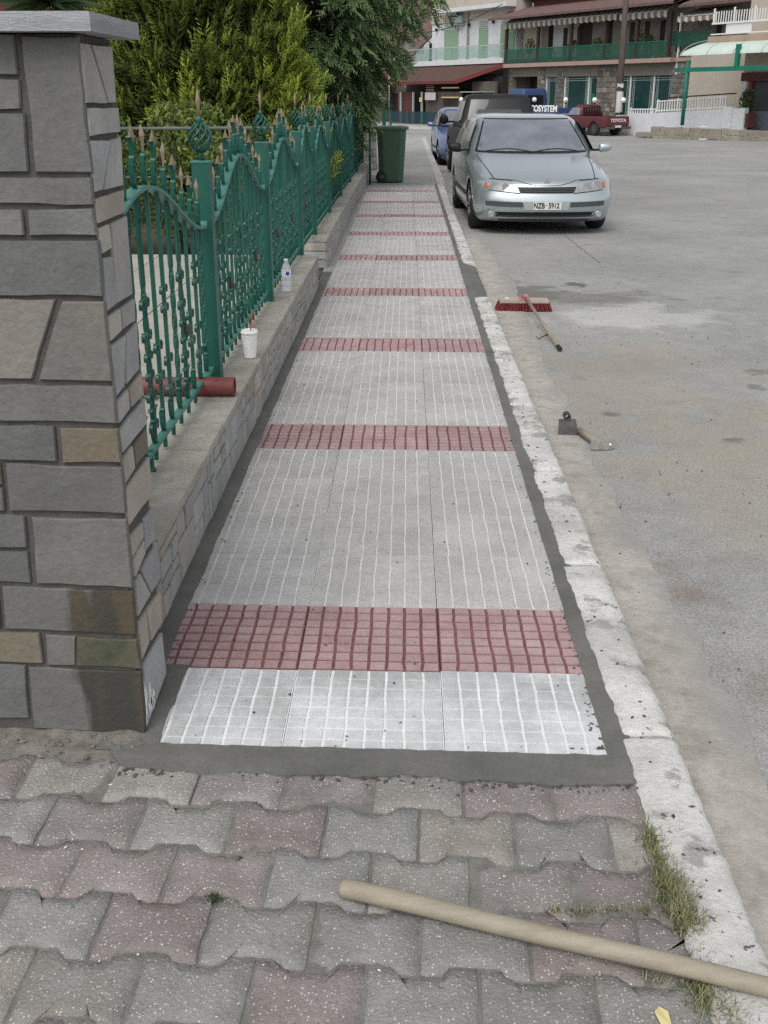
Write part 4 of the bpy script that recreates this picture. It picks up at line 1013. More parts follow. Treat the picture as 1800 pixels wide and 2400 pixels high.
def thuja(label, c, rx, ry, z0, z1, n, seed, lum=.5, ln=(.13, .24), per=24):
    rnd = random.Random(seed); V = []; F = []; T = []; H = z1-z0
    t = thing('conifer', label, 'tree', (c[0], c[1], .1))
    def prof(u): return math.sin(PI*min(1, .14+.86*u)**.75)**.7
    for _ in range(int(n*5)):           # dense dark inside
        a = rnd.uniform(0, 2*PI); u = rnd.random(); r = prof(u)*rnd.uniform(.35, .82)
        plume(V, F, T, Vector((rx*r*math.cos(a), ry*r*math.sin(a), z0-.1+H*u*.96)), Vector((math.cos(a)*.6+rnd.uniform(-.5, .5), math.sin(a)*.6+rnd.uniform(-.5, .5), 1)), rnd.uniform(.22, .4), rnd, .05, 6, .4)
    for _ in range(n):                  # flame-shaped tufts
        a = rnd.uniform(0, 2*PI); u = rnd.random()**.9; dep = rnd.random()**2*.22
        lump = 1+.18*noise.noise(Vector((math.cos(a)*2.2, math.sin(a)*2.2, u*H*1.5+seed)))
        r = prof(u)*lump*(.86-dep); p = Vector((rx*r*math.cos(a), ry*r*math.sin(a), z0-.1+H*u-.15))
        ax = Vector((math.cos(a)*.55+rnd.uniform(-.3, .3), math.sin(a)*.55+rnd.uniform(-.3, .3), 1.0)).normalized(); sa_ = ax.orthogonal().normalized(); sb = ax.cross(sa_)
        L_ = rnd.uniform(.32, .66)*min(1, .5+rx*.5); w = L_*rnd.uniform(.17, .26)
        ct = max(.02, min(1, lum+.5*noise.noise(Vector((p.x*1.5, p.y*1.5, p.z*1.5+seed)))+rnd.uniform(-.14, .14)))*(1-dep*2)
        for k in range(per):
            v = rnd.random(); th = rnd.uniform(0, 2*PI); rr = w*math.sin(PI*(.15+.8*v))**.8*rnd.uniform(.3, 1); o = sa_*math.cos(th)*rr+sb*math.sin(th)*rr
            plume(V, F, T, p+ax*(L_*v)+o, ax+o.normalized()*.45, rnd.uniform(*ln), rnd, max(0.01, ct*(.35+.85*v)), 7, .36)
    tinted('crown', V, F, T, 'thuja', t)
    MB().tube([(0, 0, 0), (.03, 0, H*.4), (0, .03, H*.85)], [.09, .06, .015], 8).build('trunk', 'bark', t)
    return t
thuja('large golden-green feathery conifer rising behind the green fence', (-2.42, 13.3), 1.22, 1.1, .35, 4.3, 620, 31, .58)
thuja('small bright yellow-green conifer at the foot of the large golden conifer', (-1.42, 13.0), .44, .45, .3, 1.72, 130, 32, .85, (.09, .17))
thuja('dark green conifer left of the golden conifer, behind the slate pier', (-3.35, 16.0), 1.15, 1.0, .3, 4.6, 330, 33, .22)

def cypress(label, c, seed):
    rnd = random.Random(seed); V = []; F = []; T = []; t = thing('cypress', label, 'tree', (c[0], c[1], .1))
    MB().tube([(0, 0, -.05), (.05, 0, 2), (0, .05, 4.2), (0, 0, 6.6)], [.14, .11, .07, .02], 10).build('trunk', 'bark', t)
    def rad(z): return (1.0+(z-1.0)*.66 if z < 3.0 else 2.35-(z-3.0)*.5)
    for k in range(560):
        z = .85+5.6*rnd.random()**1.25; a = rnd.uniform(0, 2*PI); R = max(.3, rad(z))*rnd.uniform(.72, 1.08)
        o = Vector((math.cos(a), math.sin(a), 0)); side = Vector((-o.y, o.x, 0)); pts = []
        rise = rnd.uniform(.05, .35); dr = rnd.uniform(.25, .6)
        for j in range(7):
            u = j/6; pts.append(o*(R*u)+Vector((0, 0, z-.1+rise*math.sin(PI*u*.8)-dr*u*u*.9+.1))+side*(.12*R*u*u*rnd.uniform(-1, 1)))
        if k < 40: MB().tube(pts, [.022*(1-.8*j/6)+.003 for j in range(7)], 5).build('limb', 'bark', t)
        for j in range(22):
            u = .2+.83*j/22; f = min(5.999, u*6); i0 = int(f); p = pts[i0]*(1-(f-i0))+pts[i0+1]*(f-i0)
            sd = side*(1 if j % 2 else -1)
            d = o*rnd.uniform(.3, .9)+sd*rnd.uniform(.15, .9)+Vector((0, 0, -rnd.uniform(.35, 1.15)))
            tn = max(0, min(1, .38+.55*(u-.5)+.45*noise.noise(p*1.4)+rnd.uniform(-.15, .2)))
            plume(V, F, T, p+Vector((rnd.uniform(-.06, .06), rnd.uniform(-.06, .06), rnd.uniform(-.05, .05))), d, rnd.uniform(.22, .42), rnd, tn, 9, .33)
    tinted('crown', V, F, T, 'cypress', t); return t
cypress('dark weeping cypress with drooping branches reaching over the pavement', (-1.72, 19.3), 41)

def leafy(name, label, cat, c, rx, ry, z0, z1, n, seed, size=(.04, .075), matn='shrub_leaf', lum=.35, stems=9, box=False):
    rnd = random.Random(seed); V = []; F = []; T = []; t = thing(name, label, cat, (c[0], c[1], .1))
    for _ in range(n):
        if box: p = Vector((rnd.uniform(-rx, rx), rnd.uniform(-ry, ry), z0-.1+(z1-z0)*rnd.random()))
        else:
            a = rnd.uniform(0, 6.3); r = rnd.random()**.4; u = rnd.random()
            pr = math.sin(PI*(.1+.85*u))**.6*(1+.25*noise.noise(Vector((math.cos(a)*2, math.sin(a)*2, u*4+seed))))
            p = Vector((rx*r*pr*math.cos(a), ry*r*pr*math.sin(a), z0-.1+(z1-z0)*u))
        d = Vector((rnd.uniform(-1, 1), rnd.uniform(-1, 1), rnd.uniform(-.2, 1.2))).normalized(); s = d.cross(Vector((rnd.uniform(-1, 1), rnd.uniform(-1, 1), rnd.uniform(-1, 1)))).normalized(); l = rnd.uniform(*size); i = len(V)
        V += [tuple(p), tuple(p+d*l*.45+s*l*.2), tuple(p+d*l), tuple(p+d*l*.45-s*l*.2)]; F.append((i, i+1, i+2, i+3))
        T.append(max(0, min(1, lum+.4*noise.noise(p*3)+rnd.uniform(-.25, .25))))
    tinted('foliage', V, F, T, matn, t)
    for k in range(stems):
        a = rnd.uniform(0, 6.3); r = rnd.uniform(.2, .8)
        MB().tube([(rx*.15*math.cos(a), ry*.15*math.sin(a), 0), (rx*r*math.cos(a), ry*r*math.sin(a), (z1-.1)*rnd.uniform(.6, .95))], [.012, .004], 5).build('stem', 'bark', t)
    return t
leafy('garden_shrub', 'leafy bright green shrub behind the pipe rail and first fence post', 'shrub', (-2.0, 10.3), .62, .5, .25, 1.42, 3600, 51, lum=.5)
leafy('garden_shrub', 'darker leafy shrub behind the pipe rail next to the slate pier', 'shrub', (-2.95, 10.1), .75, .45, .2, 1.45, 3200, 52, lum=.25)
leafy('garden_shrub', 'low dark shrub under the golden conifer', 'shrub', (-1.7, 11.6), .5, .6, .15, 1.1, 2200, 53, matn='hedge_leaf', lum=.35)
leafy('garden_shrub', 'dark shrub under the weeping cypress behind the far fence', 'shrub', (-1.6, 16.2), .5, 1.6, .15, 1.15, 3400, 54, matn='hedge_leaf', lum=.3)
leafy('garden_shrub', 'dark shrub beyond the weeping cypress at the end of the fence', 'shrub', (-1.6, 20.6), .5, 1.8, .15, 1.0, 3000, 56, matn='hedge_leaf', lum=.3)
leafy('hedge', 'tall dark hedge at the back of the garden', 'hedge', (-3.2, 17.9), 1.6, .6, .1, 4.4, 7000, 55, (.08, .14), 'hedge_leaf', .35, 0, box=True)
# spiky yucca above the pier
t = thing('yucca', 'dark spiky yucca crown showing above the slate pier', 'yucca', (-2.62, 8.6, .24)); rnd = random.Random(61); V = []; F = []; T = []
MB().tube([(0, 0, 0), (.05, 0, .9), (0, 0, 1.85)], [.07, .06, .05], 8).build('trunk', 'bark', t)
for k in range(150):
    a = rnd.uniform(0, 6.3); el = rnd.uniform(-.5, 1.4); d = Vector((math.cos(a)*math.cos(el), math.sin(a)*math.cos(el), math.sin(el))); s = d.cross(Vector((0, 0, 1))).normalized()*.006; l = rnd.uniform(.3, .48); p = Vector((0, 0, 1.88)); i = len(V)
    e = p+d*l+Vector((0, 0, -.08)); m_ = p+d*l*.5
    V += [tuple(p-s*.6), tuple(p+s*.6), tuple(m_+s), tuple(e), tuple(m_-s)]; F.append((i, i+1, i+2, i+3, i+4)); T.append(rnd.random())
tinted('leaves', V, F, T, 'yucca_leaf', t)
# pink neighbour house behind the garden
t = thing('pink_house', 'pink house with a dark red band, glimpsed above the slate pier', 'house', (-9.5, 24, 0))
MB().box(-4.5, 2.9, -2.0, 4, 0, 7.5).build('wall', 'stucco_pink', t)
MB().box(-1.0, 2.25, -2.03, -1.99, 1.0, 7.2).build('red_panel', 'red_band', t)
MB().box(-4.9, 3.3, -2.4, 4.3, 7.5, 7.75).build('roof', 'roof_tile_red', t)
MB().box(2.9, 8.2, -1.2, 3.5, 0, 6.2).build('side_wing', 'stucco_cream', t)
# ================================================================== VEHICLES
class Hull:
    """stack of plan outlines: (z, y_front, bow_f, corner_f, half width, y_rear, bow_r, corner_r); the -y end looks at the street's near end"""
    def __init__(s, lev, barrel=.035):
        s.L = lev; s.b = barrel; s.ym = (lev[0][1]+lev[0][5])/2; s.hl = (lev[0][5]-lev[0][1])/2
    def at(s, z):
        L = s.L
        if z <= L[0][0]: return L[0][1:]
        for a, c in zip(L, L[1:]):
            if z <= c[0]:
                t = (z-a[0])/(c[0]-a[0]); return tuple(p+(q-p)*t for p, q in zip(a[1:], c[1:]))
        return L[-1][1:]
    def bar(s, y): return 1-s.b*((y-s.ym)/s.hl)**2
    def front(s, x, z):
        yf, bw, rc, w, *_ = s.at(z); q = min(1, abs(x)/w/0.985)
        return yf+bw*q*q+rc*(1-math.sqrt(max(0, 1-q**7)))
    def rear(s, x, z):
        *_, w, yr, bw, rc = s.at(z); q = min(1, abs(x)/w/0.985)
        return yr-bw*q*q-rc*(1-math.sqrt(max(0, 1-q**7)))
    def side(s, y, z): return s.at(z)[3]*s.bar(y)
    def ring(s, lv, nf=44, ns=16):
        z, yf, bf, rf, w, yr, br, rr = lv; P = []
        def q_(k, n): 
            u = -1+2*k/n; return math.copysign(abs(math.sin(u*PI/2))**.8, u)
        for k in range(nf+1):
            q = q_(k, nf); y = yf+bf*q*q+rf*(1-math.sqrt(max(0, 1-abs(q)**7))); P.append((w*q, y))
        ya = P[-1][1]; yb = yr-br-rr
        for k in range(1, ns): P.append((w, ya+(yb-ya)*k/ns))
        for k in range(nf+1):
            q = -q_(k, nf); y = yr-br*q*q-rr*(1-math.sqrt(max(0, 1-abs(q)**7))); P.append((w*q, y))
        for k in range(1, ns): P.append((-w, yb+(ya-yb)*k/ns))
        return [(x*s.bar(y), y, z) for x, y in P]
    def mesh(s, mats, wells=(), wr=.36, wx=.5, smooth=True):
        mb = MB(); rings = [s.ring(l) for l in s.L]; n = len(rings[0])
        for r in rings: mb.v += r
        for r in range(len(rings)-1):
            for k in range(n):
                a, c = r*n+k, r*n+(k+1) % n; mb.f.append((a, c, c+n, a+n)); mb.m.append(0); mb.sm.append(smooth)
        mb.f.append(tuple(reversed(range(n)))); mb.m.append(1); mb.sm.append(False)
        mb.f.append(tuple((len(rings)-1)*n+k for k in range(n))); mb.m.append(0); mb.sm.append(smooth)
        me = mb.mesh('body', mats)
        if not wells: return me
        ob = bpy.data.objects.new('tmp', me); col.objects.link(ob); cut = []
        for yc, zc in wells:
            for sg in (-1, 1):
                cm = MB().lathe([(wr, wx*sg), (wr, 1.3*sg)], 28, (0, yc, zc), axis='x').mesh('c', ['underbody'])
                co = bpy.data.objects.new('tmpc', cm); col.objects.link(co); cut.append(co)
                md = ob.modifiers.new('b', 'BOOLEAN'); md.operation = 'DIFFERENCE'; md.object = co; md.solver = 'EXACT'
                try: md.material_mode = 'TRANSFER'
                except Exception: pass
        dg = bpy.context.evaluated_depsgraph_get(); dg.update()
        res = bpy.data.meshes.new_from_object(ob.evaluated_get(dg))
        for o in cut+[ob]: bpy.data.objects.remove(o)
        return res
    def patch(s, poly, where, off=.006, nx=14, nz=5, mi=0, mb=None, th=0.0):
        """poly: four corner (a,z): front/rear -> a = x ; left/right -> a = y. Bilinear grid projected on the hull"""
        mb = mb or MB(); i0 = len(mb.v); (a0, z0), (a1, z1), (a2, z2), (a3, z3) = poly
        for j in range(nz+1):
            v = j/nz
            for i in range(nx+1):
                u = i/nx
                a = (a0*(1-u)+a1*u)*(1-v)+(a3*(1-u)+a2*u)*v; z = (z0*(1-u)+z1*u)*(1-v)+(z3*(1-u)+z2*u)*v
                if where == 'front': p = (a*s.bar(s.front(a, z)), s.front(a, z)-off, z)
                elif where == 'rear': p = (a*s.bar(s.rear(a, z)), s.rear(a, z)+off, z)
                elif where == 'left': p = (-s.side(a, z)-off, a, z)
                else: p = (s.side(a, z)+off, a, z)
                mb.v.append(p)
        for j in range(nz):
            for i in range(nx):
                q = i0+j*(nx+1)+i; mb.f.append((q, q+1, q+nx+2, q+nx+1)); mb.m.append(mi); mb.sm.append(True)
        return mb
def wheel(parent, x, y, r, w, steel=False):
    s = -1 if x < 0 else 1
    t = MB().lathe([(r*.62, -w/2), (r*.9, -w/2), (r*.98, -w*.4), (r, -w*.25), (r, w*.25), (r*.98, w*.4), (r*.9, w/2), (r*.62, w/2)], 30, axis='x').build('wheel', 'rubber', parent, (x, y, r))
    rm = MB(); rm.lathe([(r*.64, s*w*.48), (r*.60, s*w*.40), (r*.2, s*w*.32), (r*.14, s*w*.42), (r*.02, s*w*.44)], 30, axis='x', cap=False)
    for k in range(5 if not steel else 8):
        a = 2*PI*k/(5 if not steel else 8); pts = [(s*w*.43, r*.12*math.cos(a), r*.12*math.sin(a)), (s*w*.44, r*.6*math.cos(a), r*.6*math.sin(a))]
        rm.tube(pts, r*(.09 if not steel else .05), 6)
    rm.build('rim', 'rim', t)
    return t
def hatch(label, loc, rz, paint, scale=1.0, length=4.58, detail=True):
    k = length/4.58
    t = thing('parked_car', label, 'car', loc, rz)
    lv = [(.16, .17, .16, .16, .80, 4.42), (.22, .06, .18, .2, .85, 4.5), (.33, .012, .20, .22, .875, 4.55), (.44, .0, .20, .22, .885, 4.57), (.50, .028, .21, .23, .887, 4.57), (.53, .032, .22, .24, .887, 4.57),
          (.60, .055, .24, .26, .887, 4.57), (.655, .085, .27, .30, .886, 4.57), (.69, .17, .30, .33, .885, 4.57), (.74, .33, .33, .37, .882, 4.56), (.80, .58, .36, .42, .876, 4.55), (.86, .88, .37, .46, .868, 4.53), (.905, 1.13, .35, .46, .86, 4.51),
          (.935, 1.25, .30, .36, .85, 4.49), (1.0, 1.36, .28, .26, .83, 4.46), (1.1, 1.545, .26, .2, .795, 4.41), (1.2, 1.735, .24, .17, .755, 4.33), (1.3, 1.93, .22, .14, .71, 4.2), (1.36, 2.06, .20, .13, .675, 4.05), (1.40, 2.2, .18, .13, .63, 3.85), (1.422, 2.38, .16, .13, .56, 3.6), (1.436, 2.7, .12, .12, .42, 3.3), (1.44, 2.95, .05, .05, .2, 3.15)]
    lv = [(z, a*(k if a > 1.3 else 1), b_, c, w, e*k, .10 if z < 1 else .15, .12) for z, a, b_, c, w, e in lv]
    H = Hull(lv); o = place(H.mesh([paint, 'underbody'], ((.92, .31), (3.66*k, .31)), .355), 'body', t)
    w0 = lambda z: H.at(z)[3]
    ws = MB(); zt, zb = 1.375, .955
    H.patch([(-w0(zb)*.88, zb), (w0(zb)*.88, zb), (w0(zt)*.88, zt), (-w0(zt)*.88, zt)], 'front', .012, 40, 12, mb=ws); wsn = ws.build('windscreen', 'glass_car', t)
    tr = MB()
    for a, c in (((-w0(zb)*.89, zb-.004), (w0(zb)*.89, zb+.018)), ((-w0(zt)*.89, zt-.008), (w0(zt)*.89, zt+.006))):
        H.patch([a, (c[0], a[1]), c, (a[0], c[1])], 'front', .016, 40, 1, mb=tr)
    for s in (-1, 1): H.patch([(s*w0(zb)*.865, zb), (s*w0(zb)*.895, zb), (s*w0(zt)*.895, zt), (s*w0(zt)*.865, zt)], 'front', .016, 1, 10, mb=tr)
    tr.build('seal', 'plastic_black', wsn)
    wp = MB()
    for x0, x1 in ((-.62, -.05), (.0, .60)):
        pts = [(x*H.bar(1.2), H.front(x, z)-.016, z) for x, z in ((x0+(x1-x0)*q/6, .965+.035*math.sin(PI*q/6)) for q in range(7))]
        wp.tube(pts, .009, 5)
    wp.build('wiper', 'plastic_black', wsn)
    for where in ('left', 'right'):
        for (ya, yb, yc, yd) in ((1.62, 2.52, 2.50, 2.08), (2.57, 3.45, 3.28, 2.55), (3.50, 3.98, 3.68, 3.33)):
            H.patch([(ya*k, .965), (yb*k, .97), (yc*k, 1.335), (yd*k, 1.33)], where, .004, 6, 5).build('side_window', 'glass_dark', t)
        H.patch([(1.0, .40), (3.35*k, .40), (3.35*k, .455), (1.25, .455)], where, .010, 8, 1).build('rub_strip', 'plastic_grey', t)
    H.patch([(-.62, 1.0), (.62, 1.0), (.52, 1.33), (-.52, 1.33)], 'rear', .005, 12, 4).build('rear_window', 'glass_dark', t)
    # face
    g = H.patch([(-.335, .525), (.335, .525), (.375, .600), (-.375, .600)], 'front', .007, 16, 3).build('grille', 'plastic_black', t)
    gb = MB()
    for z in (.545, .563, .581): H.patch([(-.35, z), (.35, z), (.35, z+.006), (-.35, z+.006)], 'front', .013, 16, 1, mb=gb)
    gb.build('grille_slat', 'plastic_grey', g)
    for s in (-1, 1):
        hl = H.patch([(s*.345, .525), (s*.82, .565), (s*.815, .685), (s*.43, .672)], 'front', .007, 14, 5).build('headlight', 'headlamp', t)
        H.patch([(s*.73, .575), (s*.80, .58), (s*.80, .655), (s*.73, .645)], 'front', .012, 6, 3).build('indicator', 'lamp_orange', hl)
        for (x, z, r) in ((s*.50, .598, .046), (s*.635, .612, .05)):
            MB().lathe([(r, 0), (r*.8, .012), (r*.2, .03)], 16, (x, H.front(x, z)-.011, z), axis='y').build('reflector', 'chrome', hl)
        ol = MB(); H.patch([(s*.335, .518), (s*.825, .557), (s*.825, .567), (s*.34, .527)], 'front', .009, 12, 1, mb=ol); H.patch([(s*.425, .668), (s*.82, .682), (s*.82, .692), (s*.42, .680)], 'front', .009, 12, 1, mb=ol); ol.build('surround', 'plastic_black', hl)
        H.patch([(s*.30, .355), (s*.86, .365), (s*.86, .425), (s*.30, .418)], 'front', .010, 14, 3).build('bumper_strip', 'plastic_grey', t)
        fg = MB().lathe([(.043, .0), (.04, -.012), (.03, -.014), (.0, -.008)], 16, (s*.66, H.front(s*.66, .255)-.008, .255), axis='y', cap=False).build('fog_lamp', 'headlamp', t)
        mr = MB(); rgs = [(.0, .9), (.25, 1.0), (.6, 1.0), (.85, .85), (1, .4)]
        for u, f in rgs:
            for q in range(12):
                a = 2*PI*q/12; mr.v.append((s*(.93+.17*u), 1.72+.05*math.cos(a)*f+.01*u, 1.0+.062*math.sin(a)*f+.012*u))
        for r in range(4):
            for q in range(12):
                a_, c_ = r*12+q, r*12+(q+1) % 12; mr.f.append((a_, c_, c_+12, a_+12)); mr.m.append(0); mr.sm.append(True)
        for ring in (0, 4): mr.f.append(tuple(ring*12+q for q in range(12))); mr.m.append(0); mr.sm.append(True)
        mo = mr.build('mirror', 'plastic_black' if (s < 0 and detail) else paint, t); MB().box(min(s*.82, s*.95), max(s*.82, s*.95), 1.71, 1.75, .955, .985).build('mirror_arm', 'plastic_black', mo)
        H.patch([(s*.42, .56), (s*.80, .56), (s*.80, .75), (s*.5, .75)], 'rear', .006, 8, 3).build('tail_light', 'lamp_red', t)
    sl = H.patch([(-.62, .20), (.62, .20), (.77, .292), (-.77, .292)], 'front', .005, 20, 3).build('air_intake', 'plastic_black', t)
    H.patch([(-.6, .238), (.6, .238), (.6, .248), (-.6, .248)], 'front', .012, 20, 1).build('intake_bar', 'plastic_grey', sl)
    H.patch([(-.80, .16), (.80, .16), (.82, .20), (-.82, .20)], 'front', .004, 20, 1).build('lip', 'plastic_grey', t)
    # bonnet shut line dipping to the badge
    def shut(x): return .612+.06*min(1, max(0, (abs(x)-.12)/.26))**1.3
    ln = MB()
    for q in range(40):
        xa, xb = -.42+.84*q/40, -.42+.84*(q+1)/40
        H.patch([(xa, shut(xa)), (xb, shut(xb)), (xb, shut(xb)+.006), (xa, shut(xa)+.006)], 'front', .004, 1, 1, mb=ln)
    for s in (-1, 1):
        pts = []
        for q in range(22):
            u = q/21; z = .685+.235*u; x = s*(.62+.12*u); pts.append((x, H.front(x, z)-.004, z+.003))
        ln.ribbon(pts, (.004, 0, 0), .002)
    ln.build('bonnet_line', 'plastic_black', t)
    return t, H
t, H = hatch('silver hatchback car parked nose-on by the kerb', (1.70, 13.5, road_z(13)+.002), math.radians(1.8), 'paint_silver')
for x, y in ((-.765, .92), (.765, .92), (-.765, 3.66), (.765, 3.66)): wheel(t, x, y, .312, .20)
t.scale = (1.0, 1, .955)
pf = H.patch([(-.28, .322), (.28, .322), (.28, .425), (-.28, .425)], 'front', .008, 10, 3).build('plate_holder', 'plate_field', t)
yb = H.front(0, .37)-.02
MB().box(-.172, .172, yb, yb+.006, .327, .422).build('number_plate', 'plate_white', t)
text_part('NZB', .095, 'ink', t, (-.098, yb-.003, .376), (PI/2, 0, 0), bold=.001, sx=.72)
text_part('5912', .095, 'ink', t, (.080, yb-.003, .376), (PI/2, 0, 0), bold=.001, sx=.70)
MB().lathe([(.008, 0), (.008, .003)], 8, (-.013, yb-.003, .385), axis='y').build('plate_seal', 'ink', t)
# diamond badge
zc, yc = .66, H.front(0, .66)-.012; R1, R2 = (.036, .048), (.014, .022); mb = MB(); P = [(1, 0), (0, 1), (-1, 0), (0, -1)]
for q in range(4):
    a, c = P[q], P[(q+1) % 4]
    mb.prism([(a[0]*R1[0], yc, zc+a[1]*R1[1]), (c[0]*R1[0], yc, zc+c[1]*R1[1]), (c[0]*R2[0], yc, zc+c[1]*R2[1]), (a[0]*R2[0], yc, zc+a[1]*R2[1])], (0, -.008, 0))
mb.build('badge', 'chrome', t)
t, H2 = hatch('small light blue car parked beyond the dark pickup', (1.74, 29.7, road_z(30)+.002), math.radians(3), 'paint_blue', length=3.9, detail=False)
for x, y in ((-.765, .92), (.765, .92), (-.765, 3.66*3.9/4.58), (.765, 3.66*3.9/4.58)): wheel(t, x, y, .30, .19)
H2.patch([(-.26, .34), (.26, .34), (.26, .44), (-.26, .44)], 'front', .008, 6, 2).build('number_plate', 'plate_white', t)

# dark pickup seen from behind
t = thing('pickup_truck', 'dark grey double-cab pickup with bed cover parked behind the silver car', 'pickup', (2.08, 22.9, road_z(24.5)+.002), math.radians(3))
Lp = 5.1
H = Hull([(.36, .04, .03, .06, .83, Lp-.1, .1, .2), (.46, .0, .03, .06, .87, Lp, .12, .2), (.62, .0, .03, .06, .89, Lp, .14, .22), (.86, .01, .03, .06, .89, Lp-.05, .16, .25), (.98, .02, .03, .06, .875, Lp-.15, .18, .28), (1.03, .03, .03, .06, .86, Lp-.35, .2, .3)], .02)
place(H.mesh(['paint_dark', 'underbody'], ((1.15, .37), (4.2, .37)), .43, .5), 'body', t)
Cb = Hull([(1.02, 1.75, .03, .06, .85, 3.95, .12, .15), (1.10, 1.80, .03, .06, .84, 3.80, .12, .15), (1.4, 1.92, .04, .08, .76, 3.35, .12, .12), (1.62, 2.02, .05, .1, .69, 3.0, .1, .1), (1.68, 2.08, .05, .1, .64, 2.9, .1, .1), (1.71, 2.2, .05, .1, .5, 2.75, .06, .06), (1.715, 2.35, .02, .05, .3, 2.6, .02, .02)], .01)
cb = place(Cb.mesh(['paint_dark', 'underbody']), 'cab', t)
Cb.patch([(-.70, 1.17), (.70, 1.17), (.60, 1.60), (-.60, 1.60)], 'front', .006, 12, 4).build('rear_window', 'glass_dark', cb)
wi = Cb.patch([(-.52, 1.21), (.52, 1.21), (.47, 1.40), (-.47, 1.40)], 'front', .010, 12, 3).build('window_reflection', 'plastic_grey', cb)  # grey pane laid over the glass as a painted reflection
Cb.patch([(-.62, 1.12), (.62, 1.12), (.52, 1.6), (-.52, 1.6)], 'rear', .006, 8, 4).build('windscreen', 'glass_dark', cb)
for where in ('left', 'right'):
    for ya, yb_, yc_, yd in ((1.98, 2.72, 2.68, 2.10), (2.78, 3.60, 3.12, 2.74)):
        Cb.patch([(ya, 1.14), (yb_, 1.14), (yc_, 1.57), (yd, 1.57)], where, .005, 5, 4).build('side_window', 'glass_dark', cb)
Tn = Hull([(1.03, .02, .03, .08, .85, 1.82, .02, .05), (1.09, .05, .03, .1, .84, 1.82, .02, .05), (1.13, .16, .04, .12, .80, 1.82, .02, .05), (1.16, .55, .04, .2, .74, 1.8, .02, .05), (1.17, .9, .02, .2, .5, 1.7, .02, .05)], .0)
tn = place(Tn.mesh(['paint_dark', 'underbody']), 'bed_cover', t)
MB().lathe([(.085, 0), (.075, .022), (.02, .034)], 18, (0, .30, 1.135), smooth=True).build('cover_badge', 'foam', tn)
for s in (-1, 1):
    MB().tube([(s*.55, .25, 1.13), (s*.62, .32, 1.18), (s*.60, .45, 1.17)], .02, 6).build('hinge', 'plastic_black', tn)
    H.patch([(s*.70, .62), (s*.86, .62), (s*.86, .95), (s*.72, .95)], 'front', .008, 6, 4).build('tail_light', 'lamp_red', t)
    mr = MB().lathe([(.05, -.07), (.10, -.05), (.11, 0), (.10, .05), (.05, .07)], 14, (s*1.06, 3.5, 1.17), axis='y').build('mirror', 'plastic_black', t)
    MB().box(min(s*.82, s*1.0), max(s*.82, s*1.0), 3.46, 3.52, 1.10, 1.14).build('mirror_arm', 'plastic_black', mr)
    for y in (1.15, 4.2): wheel(t, s*.76, y, .37, .25)
MB().box(-.8, .8, -.12, .04, .40, .56).build('bumper', 'chrome', t)
MB().box(-.25, .25, -.006, .03, .66, .76).build('number_plate', 'plate_white', t)

# street frame of the far buildings: u along the facade, off towards the road
ANG = math.radians(-58.33); U_ = Vector((math.cos(ANG), math.sin(ANG), 0)); N_ = Vector((U_.y, -U_.x, 0))
A0 = Vector((6.61, 80.0, 0))
def fr(u, off=0.0, z=0.0): return A0+U_*u+N_*off+Vector((0, 0, z))
HD = math.atan2(U_.x, -U_.y)      # heading of things pointing along -U (rotation of local +y)
GZ = road_z(61)
# red single-cab pickup: local -y is the tailgate
lw = Vector((10.35, 63.2, 0)); tail = lw+U_*1.05+N_*-.72
t = thing('pickup_truck', 'dark red single-cab pickup with white lettered tailgate parked across the street', 'pickup', (tail.x, tail.y, GZ+.002), HD)
Lp = 4.7
H = Hull([(.40, .03, .0, .03, .78, Lp-.1, .08, .15), (.48, .0, .0, .03, .81, Lp, .1, .15), (.70, .0, .0, .03, .825, Lp, .1, .18), (.95, .0, .0, .03, .825, Lp-.04, .12, .2), (1.0, .0, .0, .03, .815, Lp-.2, .14, .22)], .015)
place(H.mesh(['paint_red', 'underbody'], ((1.05, .33), (3.9, .33)), .40, .48), 'body', t)
Cb = Hull([(.99, 2.12, .0, .04, .80, 3.62, .1, .12), (1.12, 2.14, .0, .04, .79, 3.50, .1, .12), (1.45, 2.22, .0, .05, .70, 3.02, .08, .1), (1.56, 2.28, .0, .06, .65, 2.88, .06, .1), (1.60, 2.36, .0, .06, .58, 2.8, .05, .08), (1.61, 2.45, .0, .05, .4, 2.7, .02, .05)], .0)
cb = place(Cb.mesh(['paint_red', 'underbody']), 'cab', t)
Cb.patch([(-.66, 1.1), (.66, 1.1), (.6, 1.46), (-.6, 1.46)], 'front', .006, 8, 3).build('rear_window', 'glass_dark', cb)
gm = MB()
for q in range(-3, 4): gm.tube([(q*.19, 2.07, 1.0), (q*.18, 2.12, 1.5)], .018, 6)
gm.tube([(-.62, 2.11, 1.5), (.62, 2.11, 1.5)], .018, 6); gm.build('rear_guard', 'paint_red', cb)
for where in ('left', 'right'):
    Cb.patch([(2.32, 1.06), (3.35, 1.06), (3.0, 1.45), (2.36, 1.45)], where, .006, 6, 4).build('side_window', 'glass_car', cb)
    H.patch([(.15, .9), (4.3, .9), (4.3, .915), (.15, .915)], where, .008, 10, 1).build('trim_line', 'fascia_red', t)
MB().box(-.72, .72, .10, 2.0, .985, 1.004).build('bed', 'underbody', t)
MB().box(-.70, .70, -.022, .02, .55, 1.02).build('tailgate', 'paint_red', t)
text_part('TOYOTA', .24, 'white_letter', t, (0, -.026, .80), (PI/2, 0, 0), ext=.004, bold=.006, sx=1.12)
MB().box(-.22, .22, -.05, -.02, .44, .55).build('number_plate', 'plate_white', t)
